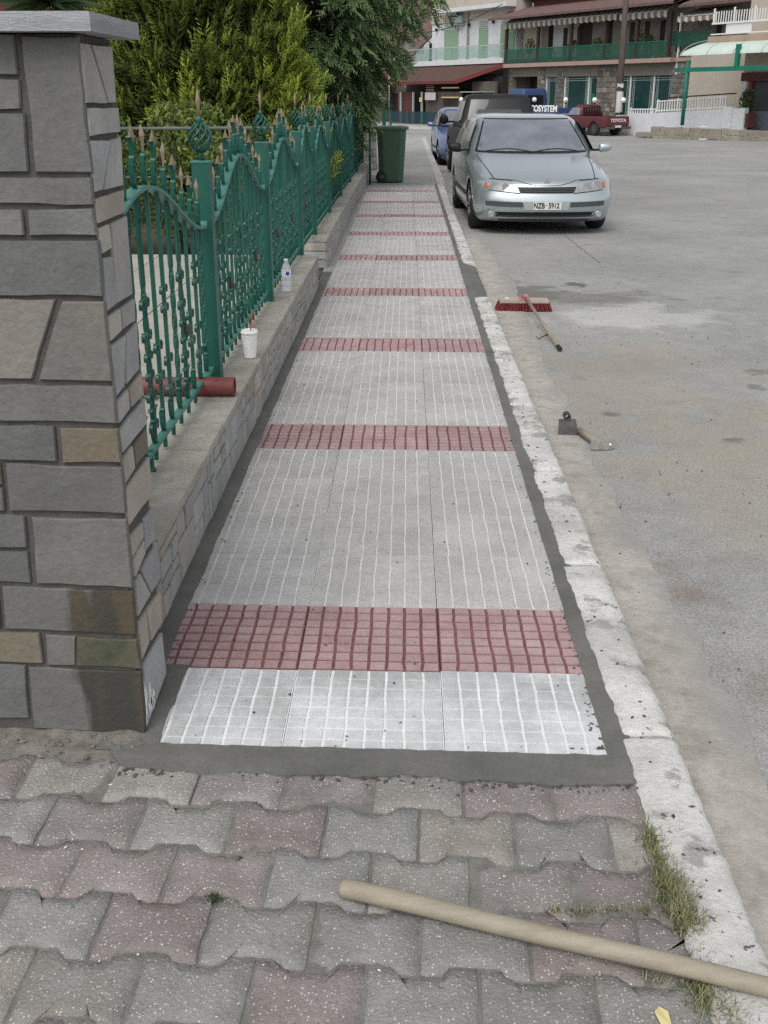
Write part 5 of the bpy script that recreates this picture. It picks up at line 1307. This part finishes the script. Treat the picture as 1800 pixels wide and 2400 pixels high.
for s in (-1, 1):
    MB().box(min(s*.32, s*.82), max(s*.32, s*.82), -.16, .02, .36, .50).build('bumper', 'plastic_grey', t)
    for y in (1.05, 3.9): wheel(t, s*.70, y, .34, .2, True)
    MB().box(min(s*.72, s*.80), max(s*.72, s*.80), -.014, .01, .6, .85).build('tail_light', 'lamp_red', t)
# blue truck with lettering on the bed side
tl = Vector((9.75, 68.4, 0))
t = thing('flatbed_truck', 'blue truck with tall cab and white letters on its bed side, behind the red pickup', 'truck', (tl.x, tl.y, GZ+.002), HD)
MB().box(-.95, .95, 0, 3.4, .62, 1.02).build('bed', 'paint_truck_blue', t)
MB().box(-.97, -.93, 0.0, 3.4, 1.02, 1.38).build('side_board', 'paint_truck_blue', t); MB().box(.93, .97, 0.0, 3.4, 1.02, 1.38).build('side_board', 'paint_truck_blue', t)
text_part('COSYSTEM', .5, 'foam', t, (-.976, 1.42, 1.33), (PI/2, 0, -PI/2), ext=.006, bold=.014, sx=1.05)
Cb = Hull([(.45, 3.45, .0, .05, .95, 5.6, .08, .1), (1.3, 3.45, .0, .05, .96, 5.6, .08, .1), (1.9, 3.47, .0, .06, .93, 5.35, .06, .1), (2.38, 3.5, .0, .08, .90, 5.0, .05, .1), (2.48, 3.6, .0, .1, .82, 4.9, .04, .08)], .0)
cb = place(Cb.mesh(['paint_truck_blue', 'underbody']), 'cab', t)
Cb.patch([(-.6, 1.55), (.6, 1.55), (.6, 2.1), (-.6, 2.1)], 'front', .006, 4, 2).build('rear_window', 'glass_dark', cb)
for where in ('left', 'right'): Cb.patch([(4.0, 1.45), (5.2, 1.45), (4.95, 2.15), (4.0, 2.15)], where, .006, 4, 3).build('side_window', 'glass_dark', cb)
for s in (-1, 1):
    for y in (.9, 4.7): wheel(t, s*.82, y, .36, .24, True)
MB().box(-.5, .5, .1, 5.4, .42, .62).build('chassis', 'underbody', t)
# ================================================================== FAR STREET
def fbox(t, name, m, u0, u1, o0, o1, z0, z1):   # box in facade frame under thing t (whose empty sits at A0 turned by ANG); off grows to the road (local -y)
    return MB().box(u0, u1, -o1, -o0, z0, z1).build(name, m, t)
def fthing(name, label, cat, group=None): return thing(name, label, cat, (A0.x, A0.y, GZ), ANG, group)
def zz(z): return z-GZ
edge = [(-30, 95), (-8, 84), (1, 76), (7, 70.5), (13.6, 62.2), (16, 60.6), (19, 59.5), (26, 58.2), (60, 53)]
mb = MB(); back = [(x+60, y+90) for x, y in edge]
for k in range(len(edge)-1):
    a, c = edge[k], edge[k+1]; h0, h1 = GZ+.13, GZ
    mb.quad((a[0], a[1], h0), (c[0], c[1], h0), (c[0]+40, c[1]+120, h0), (a[0]+40, a[1]+120, h0))
struct(mb.build('far_pavement', 'concrete', recalc=False))
t = thing('far_kerb', 'pale kerb along the far side of the crossing street', 'kerb', (11, 61.4, GZ))
for k in range(len(edge)-1):
    a, c = Vector((*edge[k], 0)), Vector((*edge[k+1], 0)); d = (c-a).normalized(); n_ = Vector((d.y, -d.x, 0)); L_ = (c-a).length; m_ = max(1, int(L_/2.0))
    for j in range(m_):
        p0 = a+(c-a)*(j/m_)+d*.01; p1 = a+(c-a)*((j+1)/m_)-d*.01
        mb = MB(); mb.prism([tuple(p0+n_*.12+Vector((0, 0, GZ))), tuple(p1+n_*.12+Vector((0, 0, GZ))), tuple(p1-n_*.12+Vector((0, 0, GZ))), tuple(p0-n_*.12+Vector((0, 0, GZ)))], (0, 0, .15), bev=.01)
        at(t, mb, 'kerb_stone', 'kerb_old')

def roof_slab(t, name, m, u0, u1, o0, z0, o1, z1, pitch=.22, rib=.045):
    """tiled slope from (off o0, z0) eave up to (o1, z1): ribbed sheet with thickness"""
    mb = MB(); n = int((u1-u0)/pitch)*4; rows = 8
    for j in range(rows+1):
        v = j/rows
        for i in range(n+1):
            u = u0+(u1-u0)*i/n; r = rib*abs(math.sin(PI*(u-u0)/pitch)); st = -.02*((v*rows) % 1)
            mb.v.append((u, -(o0+(o1-o0)*v), zz(z0+(z1-z0)*v)+r+(.03 if j % 2 else 0)))
    for j in range(rows):
        for i in range(n):
            a = j*(n+1)+i; mb.f.append((a, a+1, a+n+2, a+n+1)); mb.m.append(0); mb.sm.append(False)
    mb.box(u0, u1, -o0, -o1, zz(min(z0, z1))-.12, zz(min(z0, z1))-.10) if False else None
    mb.poly([(u0, -o0, zz(z0)-.09), (u1, -o0, zz(z0)-.09), (u1, -o1, zz(z1)-.09), (u0, -o1, zz(z1)-.09)])
    mb.quad((u0, -o0, zz(z0)-.09), (u1, -o0, zz(z0)-.09), (u1, -o0, zz(z0)+.02), (u0, -o0, zz(z0)+.02))
    return mb.build(name, m, t, recalc=False)

# ---- stone-faced building with green balcony
t = fthing('stone_building', 'stone-faced two-storey building with striped awning and green balcony mesh', 'building')
G0, G1 = -.45, -.5
rnd = random.Random(77)
op = [(4.0, 5.28, .2, 3.22), (5.92, 9.22, .2, 3.22), (10.95, 15.68, .2, 3.18)]
holes = [(.42, 3.22, -.4, 3.28)]+op
# backing wall pieces between the openings
us = [0.0, .42, 3.22, 4.0, 5.28, 5.92, 9.22, 10.95, 15.68, 17.2]
for a, c in ((0, .42), (3.22, 4.0), (5.28, 5.92), (9.22, 10.95), (15.68, 17.2)): fbox(t, 'wall', 'stone_mortar', a, c, -.8, -.45, GZ, 3.86)
for a, c, z0, z1 in holes: fbox(t, 'lintel', 'stone_mortar', a, c, -.8, -.45, z1, 3.86)
for a, c, z0, z1 in op: fbox(t, 'sill_wall', 'stone_mortar', a, c, -.8, -.45, GZ, z0)
fbox(t, 'wall', 'stone_mortar', 0, 17.2, -9, -3.2, GZ, 3.86); fbox(t, 'wall', 'stucco_beige', 17.0, 17.2, -9, -.45, GZ, 3.86); fbox(t, 'wall', 'stone_mortar', 0, .2, -9, -.8, GZ, 3.86)
fbox(t, 'porch_back', 'interior_dark', .42, 3.22, -2.2, -2.0, GZ, 3.3); fbox(t, 'porch_door', 'door_grey', 2.4, 3.2, -1.99, -1.94, GZ+.2, 3.0); fbox(t, 'notice', 'sign_white', 1.05, 1.25, -1.99, -1.95, 1.6, 2.5)
# facing stones, one by one
def clad(u0, u1, z0, z1):
    z = z0
    while z < z1-.06:
        h = min(rnd.uniform(.20, .36), z1-z); u = u0
        if z1-(z+h) < .1: h = z1-z
        while u < u1-.02:
            w = rnd.uniform(.22, .55); ue = min(u+w, u1)
            if u1-ue < .12: ue = u1
            P = rough_poly([(u+.015, z+.015), (ue-.015, z+.015), (ue-.015, z+h-.015), (u+.015, z+h-.015)], .02, rnd)
            mb = MB(); mb.prism([(a, .46, zz(b_)) for a, b_ in P], (0, -.035-rnd.random()*.03, 0), bev=.01); mb.build('stone', 'building_stone', t); u = ue
        z += h
for a, c, z0, z1 in ((0.0, .42, .3, 3.85), (3.22, 4.0, .3, 3.28), (5.28, 5.92, .3, 3.28), (9.22, 10.95, .3, 3.28), (15.68, 17.2, .3, 3.28), (.42, 17.2, 3.3, 3.85)): clad(a, c, z0, z1)
# shop windows
def shopwin(u0, u1, z0, z1, mulls, trz):
    w = MB(); w.box(u0, u1, .62, .64, zz(z0), zz(z1)); o = w.build('window', 'shop_glass', t)
    f = MB(); 
    for a in [u0, u1-.09]+[q-.05 for q in mulls]: f.box(a, a+.09, .55, .62, zz(z0), zz(z1))
    for b_ in (z0, z1-.09, trz): f.box(u0+.001, u1-.001, .556, .619, zz(b_), zz(b_)+.09)
    f.build('frame', 'frame_white', o)
    l = MB(); ed = [u0]+mulls+[u1]
    for a, c in zip(ed, ed[1:]):
        for d in (.2, .32):
            if c-a < 1: d *= .6
            for q in (a+d, c-d): l.box(q-.015, q+.015, .603, .618, zz(z0), zz(trz)-.05)
            l.box(a+.1, c-.1, .604, .617, zz(trz)-d-.02, zz(trz)-d+.01)
    l.build('glazing_bar', 'frame_line', o)
shopwin(4.0, 5.28, .2, 3.22, [], 2.74); shopwin(5.92, 9.22, .2, 3.22, [8.3], 2.74); shopwin(10.95, 15.68, .2, 3.18, [12.1, 14.1], 2.70)
fbox(t, 'stained_panel', 'pole_green', 8.55, 8.9, -.6, -.57, .8, 2.2)
for u in (6.9, 14.0): MB().lathe([(.05, -.1), (.13, 0), (.05, .1)], 12, (u, .40, zz(3.62))).build('wall_lamp', 'globe', t)
# balcony slab, upper storey
fbox(t, 'balcony_slab', 'slab_pink', -.1, 15.9, -3.0, 0.05, 3.86, 4.10); fbox(t, 'balcony_slab', 'slab_pink', 15.9, 18.6, -6.0, -.3, 3.88, 4.08)
fbox(t, 'upper_wall', 'stucco_cream', 0, 1.9, -2.2, -1.6, 4.1, 7.0)
for a, c, m_ in ((1.9, 2.7, 'stucco_grey'), (2.7, 3.2, 'interior_dark'), (3.2, 4.6, 'stucco_white'), (4.6, 5.8, 'stucco_beige'), (5.8, 7.1, 'wood_dark'), (7.1, 8.6, 'stucco_grey'), (8.6, 9.0, 'interior_dark'), (9.0, 15.8, 'stucco_grey'), (15.8, 22, 'stucco_grey')): fbox(t, 'upper_wall', m_, a, c, -2.2, -1.6, 4.1, 7.0)
for a in (4.3, 5.7, 10.6, 11.9, 13.2, 14.6, 17.6, 19.4): fbox(t, 'shutter', 'wood_dark', a, a+.35, -1.6, -1.55, 4.1, 6.2)
for a in (.1, 3.56, 6.9, 10.14, 12.9, 15.55): fbox(t, 'post', 'wood_dark', a-.09, a+.09, -.16, .02, 4.1, 6.5)
fbox(t, 'mesh_screen', 'mesh_green', .2, 15.5, -.02, 0.0, 4.14, 4.96); MB().box(15.6, 15.62, .05, 4.5, zz(4.14), zz(4.92)).build('mesh_screen', 'mesh_green', t); MB().box(15.64, 18.6, .30, .32, zz(4.1), zz(4.9)).build('mesh_screen', 'mesh_green', t)
fbox(t, 'top_rail', 'canopy_green', .2, 15.5, -.04, .02, 4.96, 5.0)
for q in range(12): fbox(t, 'baluster', 'canopy_green', .2+1.27*q, .24+1.27*q, -.04, .0, 4.1, 4.96)
fbox(t, 'gutter_pipe', 'frame_white', 15.9, 16.0, -.5, -.4, 3.2, 6.4)
# balcony plants
def awning(u0, u1, o0, z0, o1, z1, drop, label):
    a_ = thing('awning', label, 'awning', tuple(fr(u0, o0, z1)), ANG); mb = MB(); st = .13; n = int((u1-u0)/st)
    for i in range(n):
        a, c = i*st, (i+1)*st; m_ = (i//2) % 2
        mb.quad((a, 0, 0), (c, 0, 0), (c, -(o1-o0), z0-z1), (a, -(o1-o0), z0-z1), m_)
        d = drop*(.75+.25*abs(math.sin(PI*(i+.5)/4)))
        mb.quad((a, -(o1-o0), z0-z1), (c, -(o1-o0), z0-z1), (c, -(o1-o0)-.01+.02*(i % 2), z0-z1-d), (a, -(o1-o0)-.01+.02*((i+1) % 2), z0-z1-d), m_)
    mb.build('fabric', ['awning_light', 'awning_dark'], a_, recalc=False)
    MB().tube([(0, -(o1-o0), z0-z1), (u1-u0, -(o1-o0), z0-z1)], .03, 6).build('roller_bar', 'frame_line', a_)
awning(.0, 11.3, -.6, 6.05, .12, 6.42, .36, 'long striped scalloped awning over the green balcony, left of the utility pole')
awning(11.45, 15.4, -.6, 6.0, .12, 6.40, .36, 'shorter striped scalloped awning right of the utility pole')
awning(16.3, 19.2, -1.4, 5.6, .2, 6.1, .3, 'pale striped awning near the building corner')
roof_slab(t, 'roof', 'roof_tile', -1.1, 16.4, .7, 6.36, -2.2, 7.15)
roof_slab(t, 'roof', 'roof_tile', 16.4, 24, .3, 6.15, -2.2, 7.0)
fbox(t, 'attic_wall', 'brick_dark', 0, 22, -6, -2.2, 7.0, 9.6)
fbox(t, 'downpipe', 'frame_white', .05, .2, -2.3, -2.15, 6.9, 8.0)
roof_slab(t, 'upper_roof', 'roof_tile', -.3, 22.5, -1.6, 7.75, -6, 9.8)
# plants on the balcony
for q, (u, h) in enumerate(((2.2, .7), (6.6, .45), (9.0, .5), (12.6, .8), (13.4, .5))):
    p_ = fr(u, -.45, 4.1); lf = leafy('potted_plant', ['bushy plant at the left end of the green balcony', 'small plant on the green balcony by the third post', 'small plant near the middle of the green balcony', 'tall plant on the green balcony right of the utility pole', 'low plant on the green balcony near the right post'][q], 'plant', (p_.x, p_.y), .35, .3, .25, h+.3, 260, 80+q, (.1, .18), 'hedge_leaf', .5, 3)
    lf.location.z = 4.1; MB().lathe([(.12, 0), (.17, .25), (.18, .27)], 10).build('pot', 'brick_dark', lf)

# ---- white house with balcony
t = fthing('white_house', 'white two-storey house with pale green shutters and long white balcony', 'house')
fbox(t, 'wall', 'stucco_white', -11.0, -.35, -8, -1.2, GZ, 7.15); fbox(t, 'wall', 'stucco_beige', -11.0, -.35, -8, -1.1, 7.15, 11)
fbox(t, 'side_wall', 'stucco_beige', -14.5, -11.0, -9, -3.2, GZ, 6.0)
fbox(t, 'balcony_slab', 'stucco_white', -12.8, -.22, -1.2, 0.0, 4.18, 4.52)
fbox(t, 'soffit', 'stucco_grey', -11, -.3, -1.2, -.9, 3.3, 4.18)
fbox(t, 'upper_slab', 'stucco_white', -9, -.3, -1.1, -.2, 7.75, 8.0)
for a, c, z1 in ((-9.25, -7.4, 6.66), (-4.75, -3.65, 6.55), (-2.1, -.45, 6.58)):
    o = fbox(t, 'shutter', 'shutter_green', a, c, -1.2, -1.15, 4.52, z1); fbox(t, 'frame', 'frame_white', a-.12, a, -1.2, -1.12, 4.52, z1+.1)
    MB().box(a-.12, c+.1, 1.11, 1.2, zz(z1), zz(z1)+.1).build('frame', 'frame_white', t)
    sl = MB()
    for q in range(14): z = 4.6+(z1-4.6)*q/14; sl.box(a+.04, c-.04, 1.135, 1.15, zz(z), zz(z)+.05)
    sl.build('slat', 'shutter_green', o)
fbox(t, 'rail', 'frame_line', -12.95, -.2, -.03, .03, 5.32, 5.40)
fbox(t, 'glass_panel', 'glass_green', -12.8, -.25, -.02, .0, 4.6, 5.28); MB().box(-12.86, -12.8, .0, 1.6, zz(4.55), zz(5.35)).build('glass_panel', 'glass_green', t)
for q in range(7): fbox(t, 'baluster', 'frame_line', -12.7+2.05*q, -12.66+2.05*q, -.03, .0, 4.5, 5.32)
for u, z in ((-10.2, 6.15), (-5.9, 6.3), (-2.9, 6.35)): MB().lathe([(.03, -.12), (.1, -.02), (.11, .08), (.04, .14)], 8, (u, 1.05, zz(z))).build('wall_lamp', 'plastic_black', t)
fbox(t, 'air_conditioner', 'plate_field', -7.4, -6.5, -1.1, -.8, 6.9, 7.5); MB().lathe([(.22, 0), (.2, -.03)], 16, (-6.95, .79, zz(7.2)), axis='y').build('fan_grille', 'plastic_black', t)
fbox(t, 'downpipe', 'stucco_grey', -6.05, -5.95, -1.1, -1.0, 4.5, 7.8)
# ---- lean-to shop with red tiled roof
t = fthing('lean_to_shop', 'low dark shop front under a red tiled lean-to roof', 'shop')
mb = MB(); n = 110; rows = 7
def rc(v): return (-12.9+1.0*(1-v)*-.6, .1-1.7*(1-v)*.0)
for j in range(rows+1):
    v = j/rows
    ua, ub = -10.9+(-12.9+10.9)*v*.6, -2.3+(0.05+2.3)*v
    for i in range(n+1):
        u = ua+(ub-ua)*i/n; mb.v.append((u, -(2.4-2.5*v), zz(2.44+1.06*v)+.05*abs(math.sin(u*PI/.24))+(.03 if j % 2 else 0)))
for j in range(rows):
    for i in range(n):
        a = j*(n+1)+i; mb.f.append((a, a+1, a+n+2, a+n+1)); mb.m.append(0); mb.sm.append(False)
mb.quad((-10.9, -2.4, zz(2.34)), (-2.3, -2.4, zz(2.34)), (.05, .1, zz(3.40)), (-12.1, .1, zz(3.40)))
mb.build('roof', 'roof_tile_red', t, recalc=False)
MB().ribbon([(-2.3, -2.4, zz(2.42)), (.05, .1, zz(3.5))], (0, 0, .13), .05).build('barge_board', 'fascia_red', t)
MB().box(-10.9, -2.3, -2.42, -2.38, zz(2.30), zz(2.46)).build('fascia', 'fascia_red', t)
fbox(t, 'wall', 'interior_dark', -12.5, .1, -.3, .2, GZ, 3.3)
fbox(t, 'front_wall', 'shop_wall', -7.1, -2.6, 1.6, 1.8, GZ, 2.34); fbox(t, 'front_wall', 'brick_dark', -10.8, -9.0, 1.6, 1.8, GZ, 2.34)
fbox(t, 'side_wall', 'shop_wall', -2.6, 0.2, .6, .8, GZ, 3.0)
o = fbox(t, 'window', 'interior_dark', -4.7, -2.9, 1.8, 1.84, 1.42, 2.0)
for z in (1.36, 2.0): MB().box(-4.85, -2.75, -1.9, -1.8, zz(z), zz(z)+.09).build('frame', 'sign_yellow', o)
for u in (-10.3, -8.5, -7.3): fbox(t, 'post', 'frame_line', u-.06, u+.06, 1.95, 2.07, GZ, 2.34)
o = fbox(t, 'sign_board', 'sign_white', -6.75, -5.35, 2.06, 2.1, 1.78, 2.3)
for q, z in enumerate((2.2, 2.08, 1.96, 1.86)): MB().box(-6.6, -5.6+.1*(q % 2), -2.106, -2.10, zz(z)-.03, zz(z)).build('text_line', 'slab_pink', o)
fbox(t, 'small_sign', 'sign_yellow', -7.5, -7.15, 2.08, 2.11, 1.65, 1.95)
for a, c in ((-9.7, -7.5), (-7.3, -5.4), (-5.2, -3.2)): fbox(t, 'wind_screen', 'glass_blue', a, c, 3.2, 3.23, GZ+.1, 1.0); 
for a in (-9.8, -7.4, -5.3, -3.1): fbox(t, 'screen_post', 'pole_green', a, a+.08, 3.18, 3.26, GZ, 1.02)
fbox(t, 'step', 'kerb_old', -10.6, -2.4, 1.8, 3.6, GZ+.1, GZ+.32)
fbox(t, 'awning_sheet', 'canopy_sheet', -2.4, .1, .8, 2.0, 2.3, 2.34)
# ---- old stone house at far left
t = fthing('old_stone_house', 'old brown stone house with a tiled roof behind the cypress', 'house')
fbox(t, 'wall', 'old_wall', -26, -12.6, -6, -.3, GZ, 4.3); roof_slab(t, 'roof', 'roof_tile', -27, -11.4, .3, 4.4, -6, 9.5)
fbox(t, 'chimney', 'brick_orange', -15.5, -14.4, .2, .6, 2.0, 5.6)
rn2 = random.Random(12)
for r in range(14):
    u = -15.2+rn2.uniform(0, .3)
    while u < -12.7:
        w = rn2.uniform(.3, .7); mb = MB(); z = 1.5+.2*r
        mb.prism([(a, .31, zz(b_)) for a, b_ in rough_poly([(u, z), (u+w-.04, z), (u+w-.04, z+.16), (u, z+.16)], .015, rn2)], (0, -.05, 0), bev=.01); mb.build('stone', 'building_stone', t); u += w
fbox(t, 'canopy', 'frame_line', -17, -12.5, .5, 3.0, 2.9, 3.05); fbox(t, 'doorway', 'interior_dark', -15, -11.2, .3, .4, GZ, 2.3)
fbox(t, 'brick_pier', 'brick_dark', -12.6, -11.9, .4, .9, GZ, 2.3)

# ---- beige side building, canopy, balcony on the right
t = fthing('beige_house', 'beige rendered house with a balcony and dark red doorway at the right edge', 'house')
fbox(t, 'wall', 'stucco_beige', 17.25, 23.4, -9, -.2, GZ, 4.6); fbox(t, 'wall', 'stucco_beige', 23.4, 42, -9, 2.3, GZ, 10)
fbox(t, 'balcony_slab', 'slab_peel', 22.6, 42, 2.3, 4.2, 4.44, 4.80)
fbox(t, 'lintel', 'brick_dark', 23.55, 42, 2.3, 2.6, 2.75, 3.15); o = fbox(t, 'door', 'door_dark', 24.25, 29, 2.3, 2.36, 1.35, 2.75); fbox(t, 'door', 'door_grey', 24.25, 29, 2.3, 2.37, .22, 1.35)
fbox(t, 'door_frame', 'red_band', 24.05, 24.25, 2.3, 2.5, .2, 2.75); fbox(t, 'pilaster', 'stucco_white', 23.6, 23.9, 2.3, 2.55, .9, 2.75)
fbox(t, 'floor_strip', 'fascia_red', 24.0, 29, 2.3, 2.6, .2, .26)
rl = fbox(t, 'balcony_rail', 'frame_white', 22.7, 42, 4.08, 4.14, 5.34, 5.42); fbox(t, 'balcony_rail', 'frame_white', 22.7, 42, 4.08, 4.14, 4.86, 4.92)
for q in range(60):
    u = 22.75+.16*q; w = .04 if q % 8 else .09; MB().box(u, u+w, -4.13, -4.09, zz(4.80), zz(5.36 if q % 8 else 5.5)).build('baluster', 'frame_white', t)
fbox(t, 'rail_panel', 'frame_white', 23.6, 25.2, 4.06, 4.08, 4.92, 5.34)
# raised terrace and white ramp wall
t = fthing('ramp_wall', 'long white rendered ramp wall in front of the stone building', 'wall')
mb = MB(); P = [(1.2, GZ), (26.2, GZ), (26.2, .95), (20.2, .66), (20.1, .62), (17.9, .60), (17.9, .18), (1.2, .18)]
mb.prism([(u-1.2, -3.4, zz(z)) for u, z in P], (0, -.3, 0)); mb.build('wall', 'stucco_white', t)
fbox(t, 'end_pier', 'stucco_white', 23.7, 24.3, 3.3, 3.8, .2, 1.56)
fbox(t, 'terrace', 'concrete', 0, 24.3, -.3, 3.4, GZ, .15)
for q, u in enumerate((1.3, 6.3, 9.3, 12.3, 14.9, 17.3)): fbox(t, 'lamp_pier', 'old_stone' if q < 4 else 'stone_mortar', u-1.4, u-1.0, 3.35, 3.75, .1, .98); fbox(t, 'pier_cap', 'kerb_old', u-1.47, u-.93, 3.3, 3.8, .98, 1.06)
fbox(t, 'hand_rail', 'wood_dark', .1, 16.1, 3.5, 3.56, .85, .91)
t = fthing('white_railing', 'white slatted railing on top of the ramp wall', 'railing')
def railseg(u0, u1, za0, za1, h):
    n = int((u1-u0)/.18)
    for q in range(n+1):
        u = u0+(u1-u0)*q/n; z = za0+(za1-za0)*q/n; w = .05 if q % 8 else .09
        MB().box(u, u+w, -3.60, -3.54, zz(z), zz(z+h*(1 if q % 8 else 1.1))).build('baluster', 'frame_white', t)
    for dz in (.06, h-.04): MB().ribbon([(u0, -3.57, zz(za0+dz)), (u1+.06, -3.57, zz(za1+dz))], (0, .04, 0), .05).build('rail', 'frame_white', t)
railseg(18.8, 23.6, .68, .92, .58); railseg(16.75, 18.7, .40, .42, .45)
MB().ribbon([(18.8, -3.0, zz(1.40)), (23.7, -3.0, zz(1.62))], (0, .04, 0), .06).build('brown_rail', 'wood_dark', t)
gl = ['leftmost, left of the dark pickup cab', 'beside the blue truck cab', 'above the blue truck bed', 'left of the utility pole above the red pickup', 'right of the utility pole', 'rightmost, at the end of the shop window']
for q, (px, u) in enumerate(zip((0, 1, 2, 3, 4, 5), (1.3, 6.3, 9.3, 12.3, 14.9, 17.3))):
    p_ = fr(u-1.2, 3.55, 1.06); g = thing('globe_lamp', 'white globe lamp on the terrace wall, '+gl[q], 'lamp', tuple(p_), 0, 'white globe lamps on the terrace wall')
    MB().lathe([(.05, 0), (.035, .05), (.04, .08)], 10).build('stem', 'plastic_black', g)
    MB().lathe([(.02, .07)]+[(.15*math.sin(PI*k/10), .22-.15*math.cos(PI*k/10)) for k in range(1, 10)]+[(.01, .37)], 16).build('globe', 'globe', g)
# green canopy
t = fthing('green_canopy', 'green metal canopy with a pale arched sheet roof at the right edge', 'canopy')
mb = MB(); n = 40; rows = 8
for j in range(rows+1):
    a = PI/2*j/rows*1.0
    for i in range(n+1):
        u = 21.6+12*i/n; e = min(1, i/3); hh = .78*math.sin(a)*(1-(1-e)**2*.35)
        mb.v.append((u+(1-e)*0, -(5.0-2.6*(1-math.cos(a))), zz(3.38+hh)))
for j in range(rows):
    for i in range(n):
        a = j*(n+1)+i; mb.f.append((a, a+1, a+n+2, a+n+1)); mb.m.append(0); mb.sm.append(True)
mb.build('roof_sheet', 'canopy_sheet', t)
for q in range(8): MB().tube([(21.7+1.7*q, -(5.01-2.6*(1-math.cos(PI/2*k/8))), zz(3.385+.78*math.sin(PI/2*k/8))) for k in range(9)], .02, 5).build('arch_rib', 'frame_line', t)
fbox(t, 'beam', 'canopy_green', 21.4, 34, 4.92, 5.08, 3.18, 3.38)
mb = MB(); mb.tube([(22.2, -5.0, zz(.1)), (22.2, -5.0, zz(3.18))], .095, 10); mb.build('post', 'canopy_green', t)
fbox(t, 'upright', 'canopy_green', 25.3, 25.48, 4.9, 5.1, 3.38, 4.35); mb = MB(); mb.tube([(30.2, -5.0, zz(.1)), (30.2, -5.0, zz(3.18))], .095, 10); mb.build('post', 'canopy_green', t)
# raised right-hand pavement with broken stone steps
t = fthing('stone_steps', 'worn stone steps and raised kerb blocks in front of the canopy', 'steps')
fbox(t, 'landing', 'concrete', 20.4, 40, 2.3, 5.3, GZ, .04)
rn2 = random.Random(19); u = 20.3
for row, (o, z0, z1) in enumerate(((5.7, -.5, -.28), (5.4, -.28, -.02), (6.0, -.55, -.42))):
    u = 19.6+row*.8
    while u < (30 if row < 2 else 24.5):
        w = rn2.uniform(.7, 1.4); mb = MB(); P = rough_poly([(u, zz(z0)), (u+w-.04, zz(z0)), (u+w-.04, zz(z1)+rn2.uniform(-.04, .02)), (u, zz(z1)+rn2.uniform(-.04, .02))], .03, rn2)
        mb.prism([(a, -o, b_) for a, b_ in P], (0, .6, 0)); mb.build('stone_block', 'old_stone', t); u += w
for q, (u, o) in enumerate(((23.4, 4.7), (26.0, 7.4))):
    p_ = fr(u, o, .055 if q == 0 else -.42); mb = MB(); mb.prism([(-.2, -.1, 0), (.15, -.12, 0), (.22, .08, 0), (-.1, .12, 0)], (0, 0, .03)); o_ = tag(mb.build('litter', 'foam', None, tuple(p_)), ['scrap of white litter on the raised pavement under the canopy', 'scrap of white litter at the far road edge'][q], 'litter')
p_ = fr(24.75, 3.3, .05)
lf = leafy('planter_shrub', 'grey-green shrub in a dark red brick planter beside the right doorway', 'shrub', (p_.x, p_.y), .36, .3, .75, 1.8, 420, 91, (.12, .22), 'hedge_leaf', .5, 4); lf.location.z = .04
MB().box(-.42, .42, -.3, .3, 0, .66).build('planter', 'brick_dark', lf, None, ANG)
# ---- utility pole and cable
t = thing('utility_pole', 'brown wooden utility pole with torn white posters', 'pole', (11.93, 65.0, GZ))
MB().tube([(0, 0, 0), (-.03, 0, 4), (-.06, 0, 9.5)], [.19, .165, .13], 14).build('shaft', 'pole_wood', t)
rn2 = random.Random(4)
for z0, z1, r in ((1.15, 2.35, .198), (2.45, 2.75, .192)):
    mb = MB()
    for k in range(7):
        a0, a1 = PI+.25+k*.36, PI+.25+(k+1)*.36
        mb.quad((r*math.cos(a0), r*math.sin(a0), z0+rn2.uniform(0, .12)), (r*math.cos(a1), r*math.sin(a1), z0+rn2.uniform(0, .12)), (r*math.cos(a1), r*math.sin(a1), z1-rn2.uniform(0, .1)), (r*math.cos(a0), r*math.sin(a0), z1-rn2.uniform(0, .1)))
    mb.build('poster', 'poster', t, recalc=False)
a, c = fr(-13.5, .3, 6.0), fr(.3, .5, 7.25); pts = [tuple(a+(c-a)*k/24-Vector((0, 0, .55*math.sin(PI*k/24)))-a) for k in range(25)]
tag(MB().tube(pts, .025, 5).build('overhead_cable', 'cable', None, tuple(a)), 'black overhead cable sagging across the white house', 'cable')
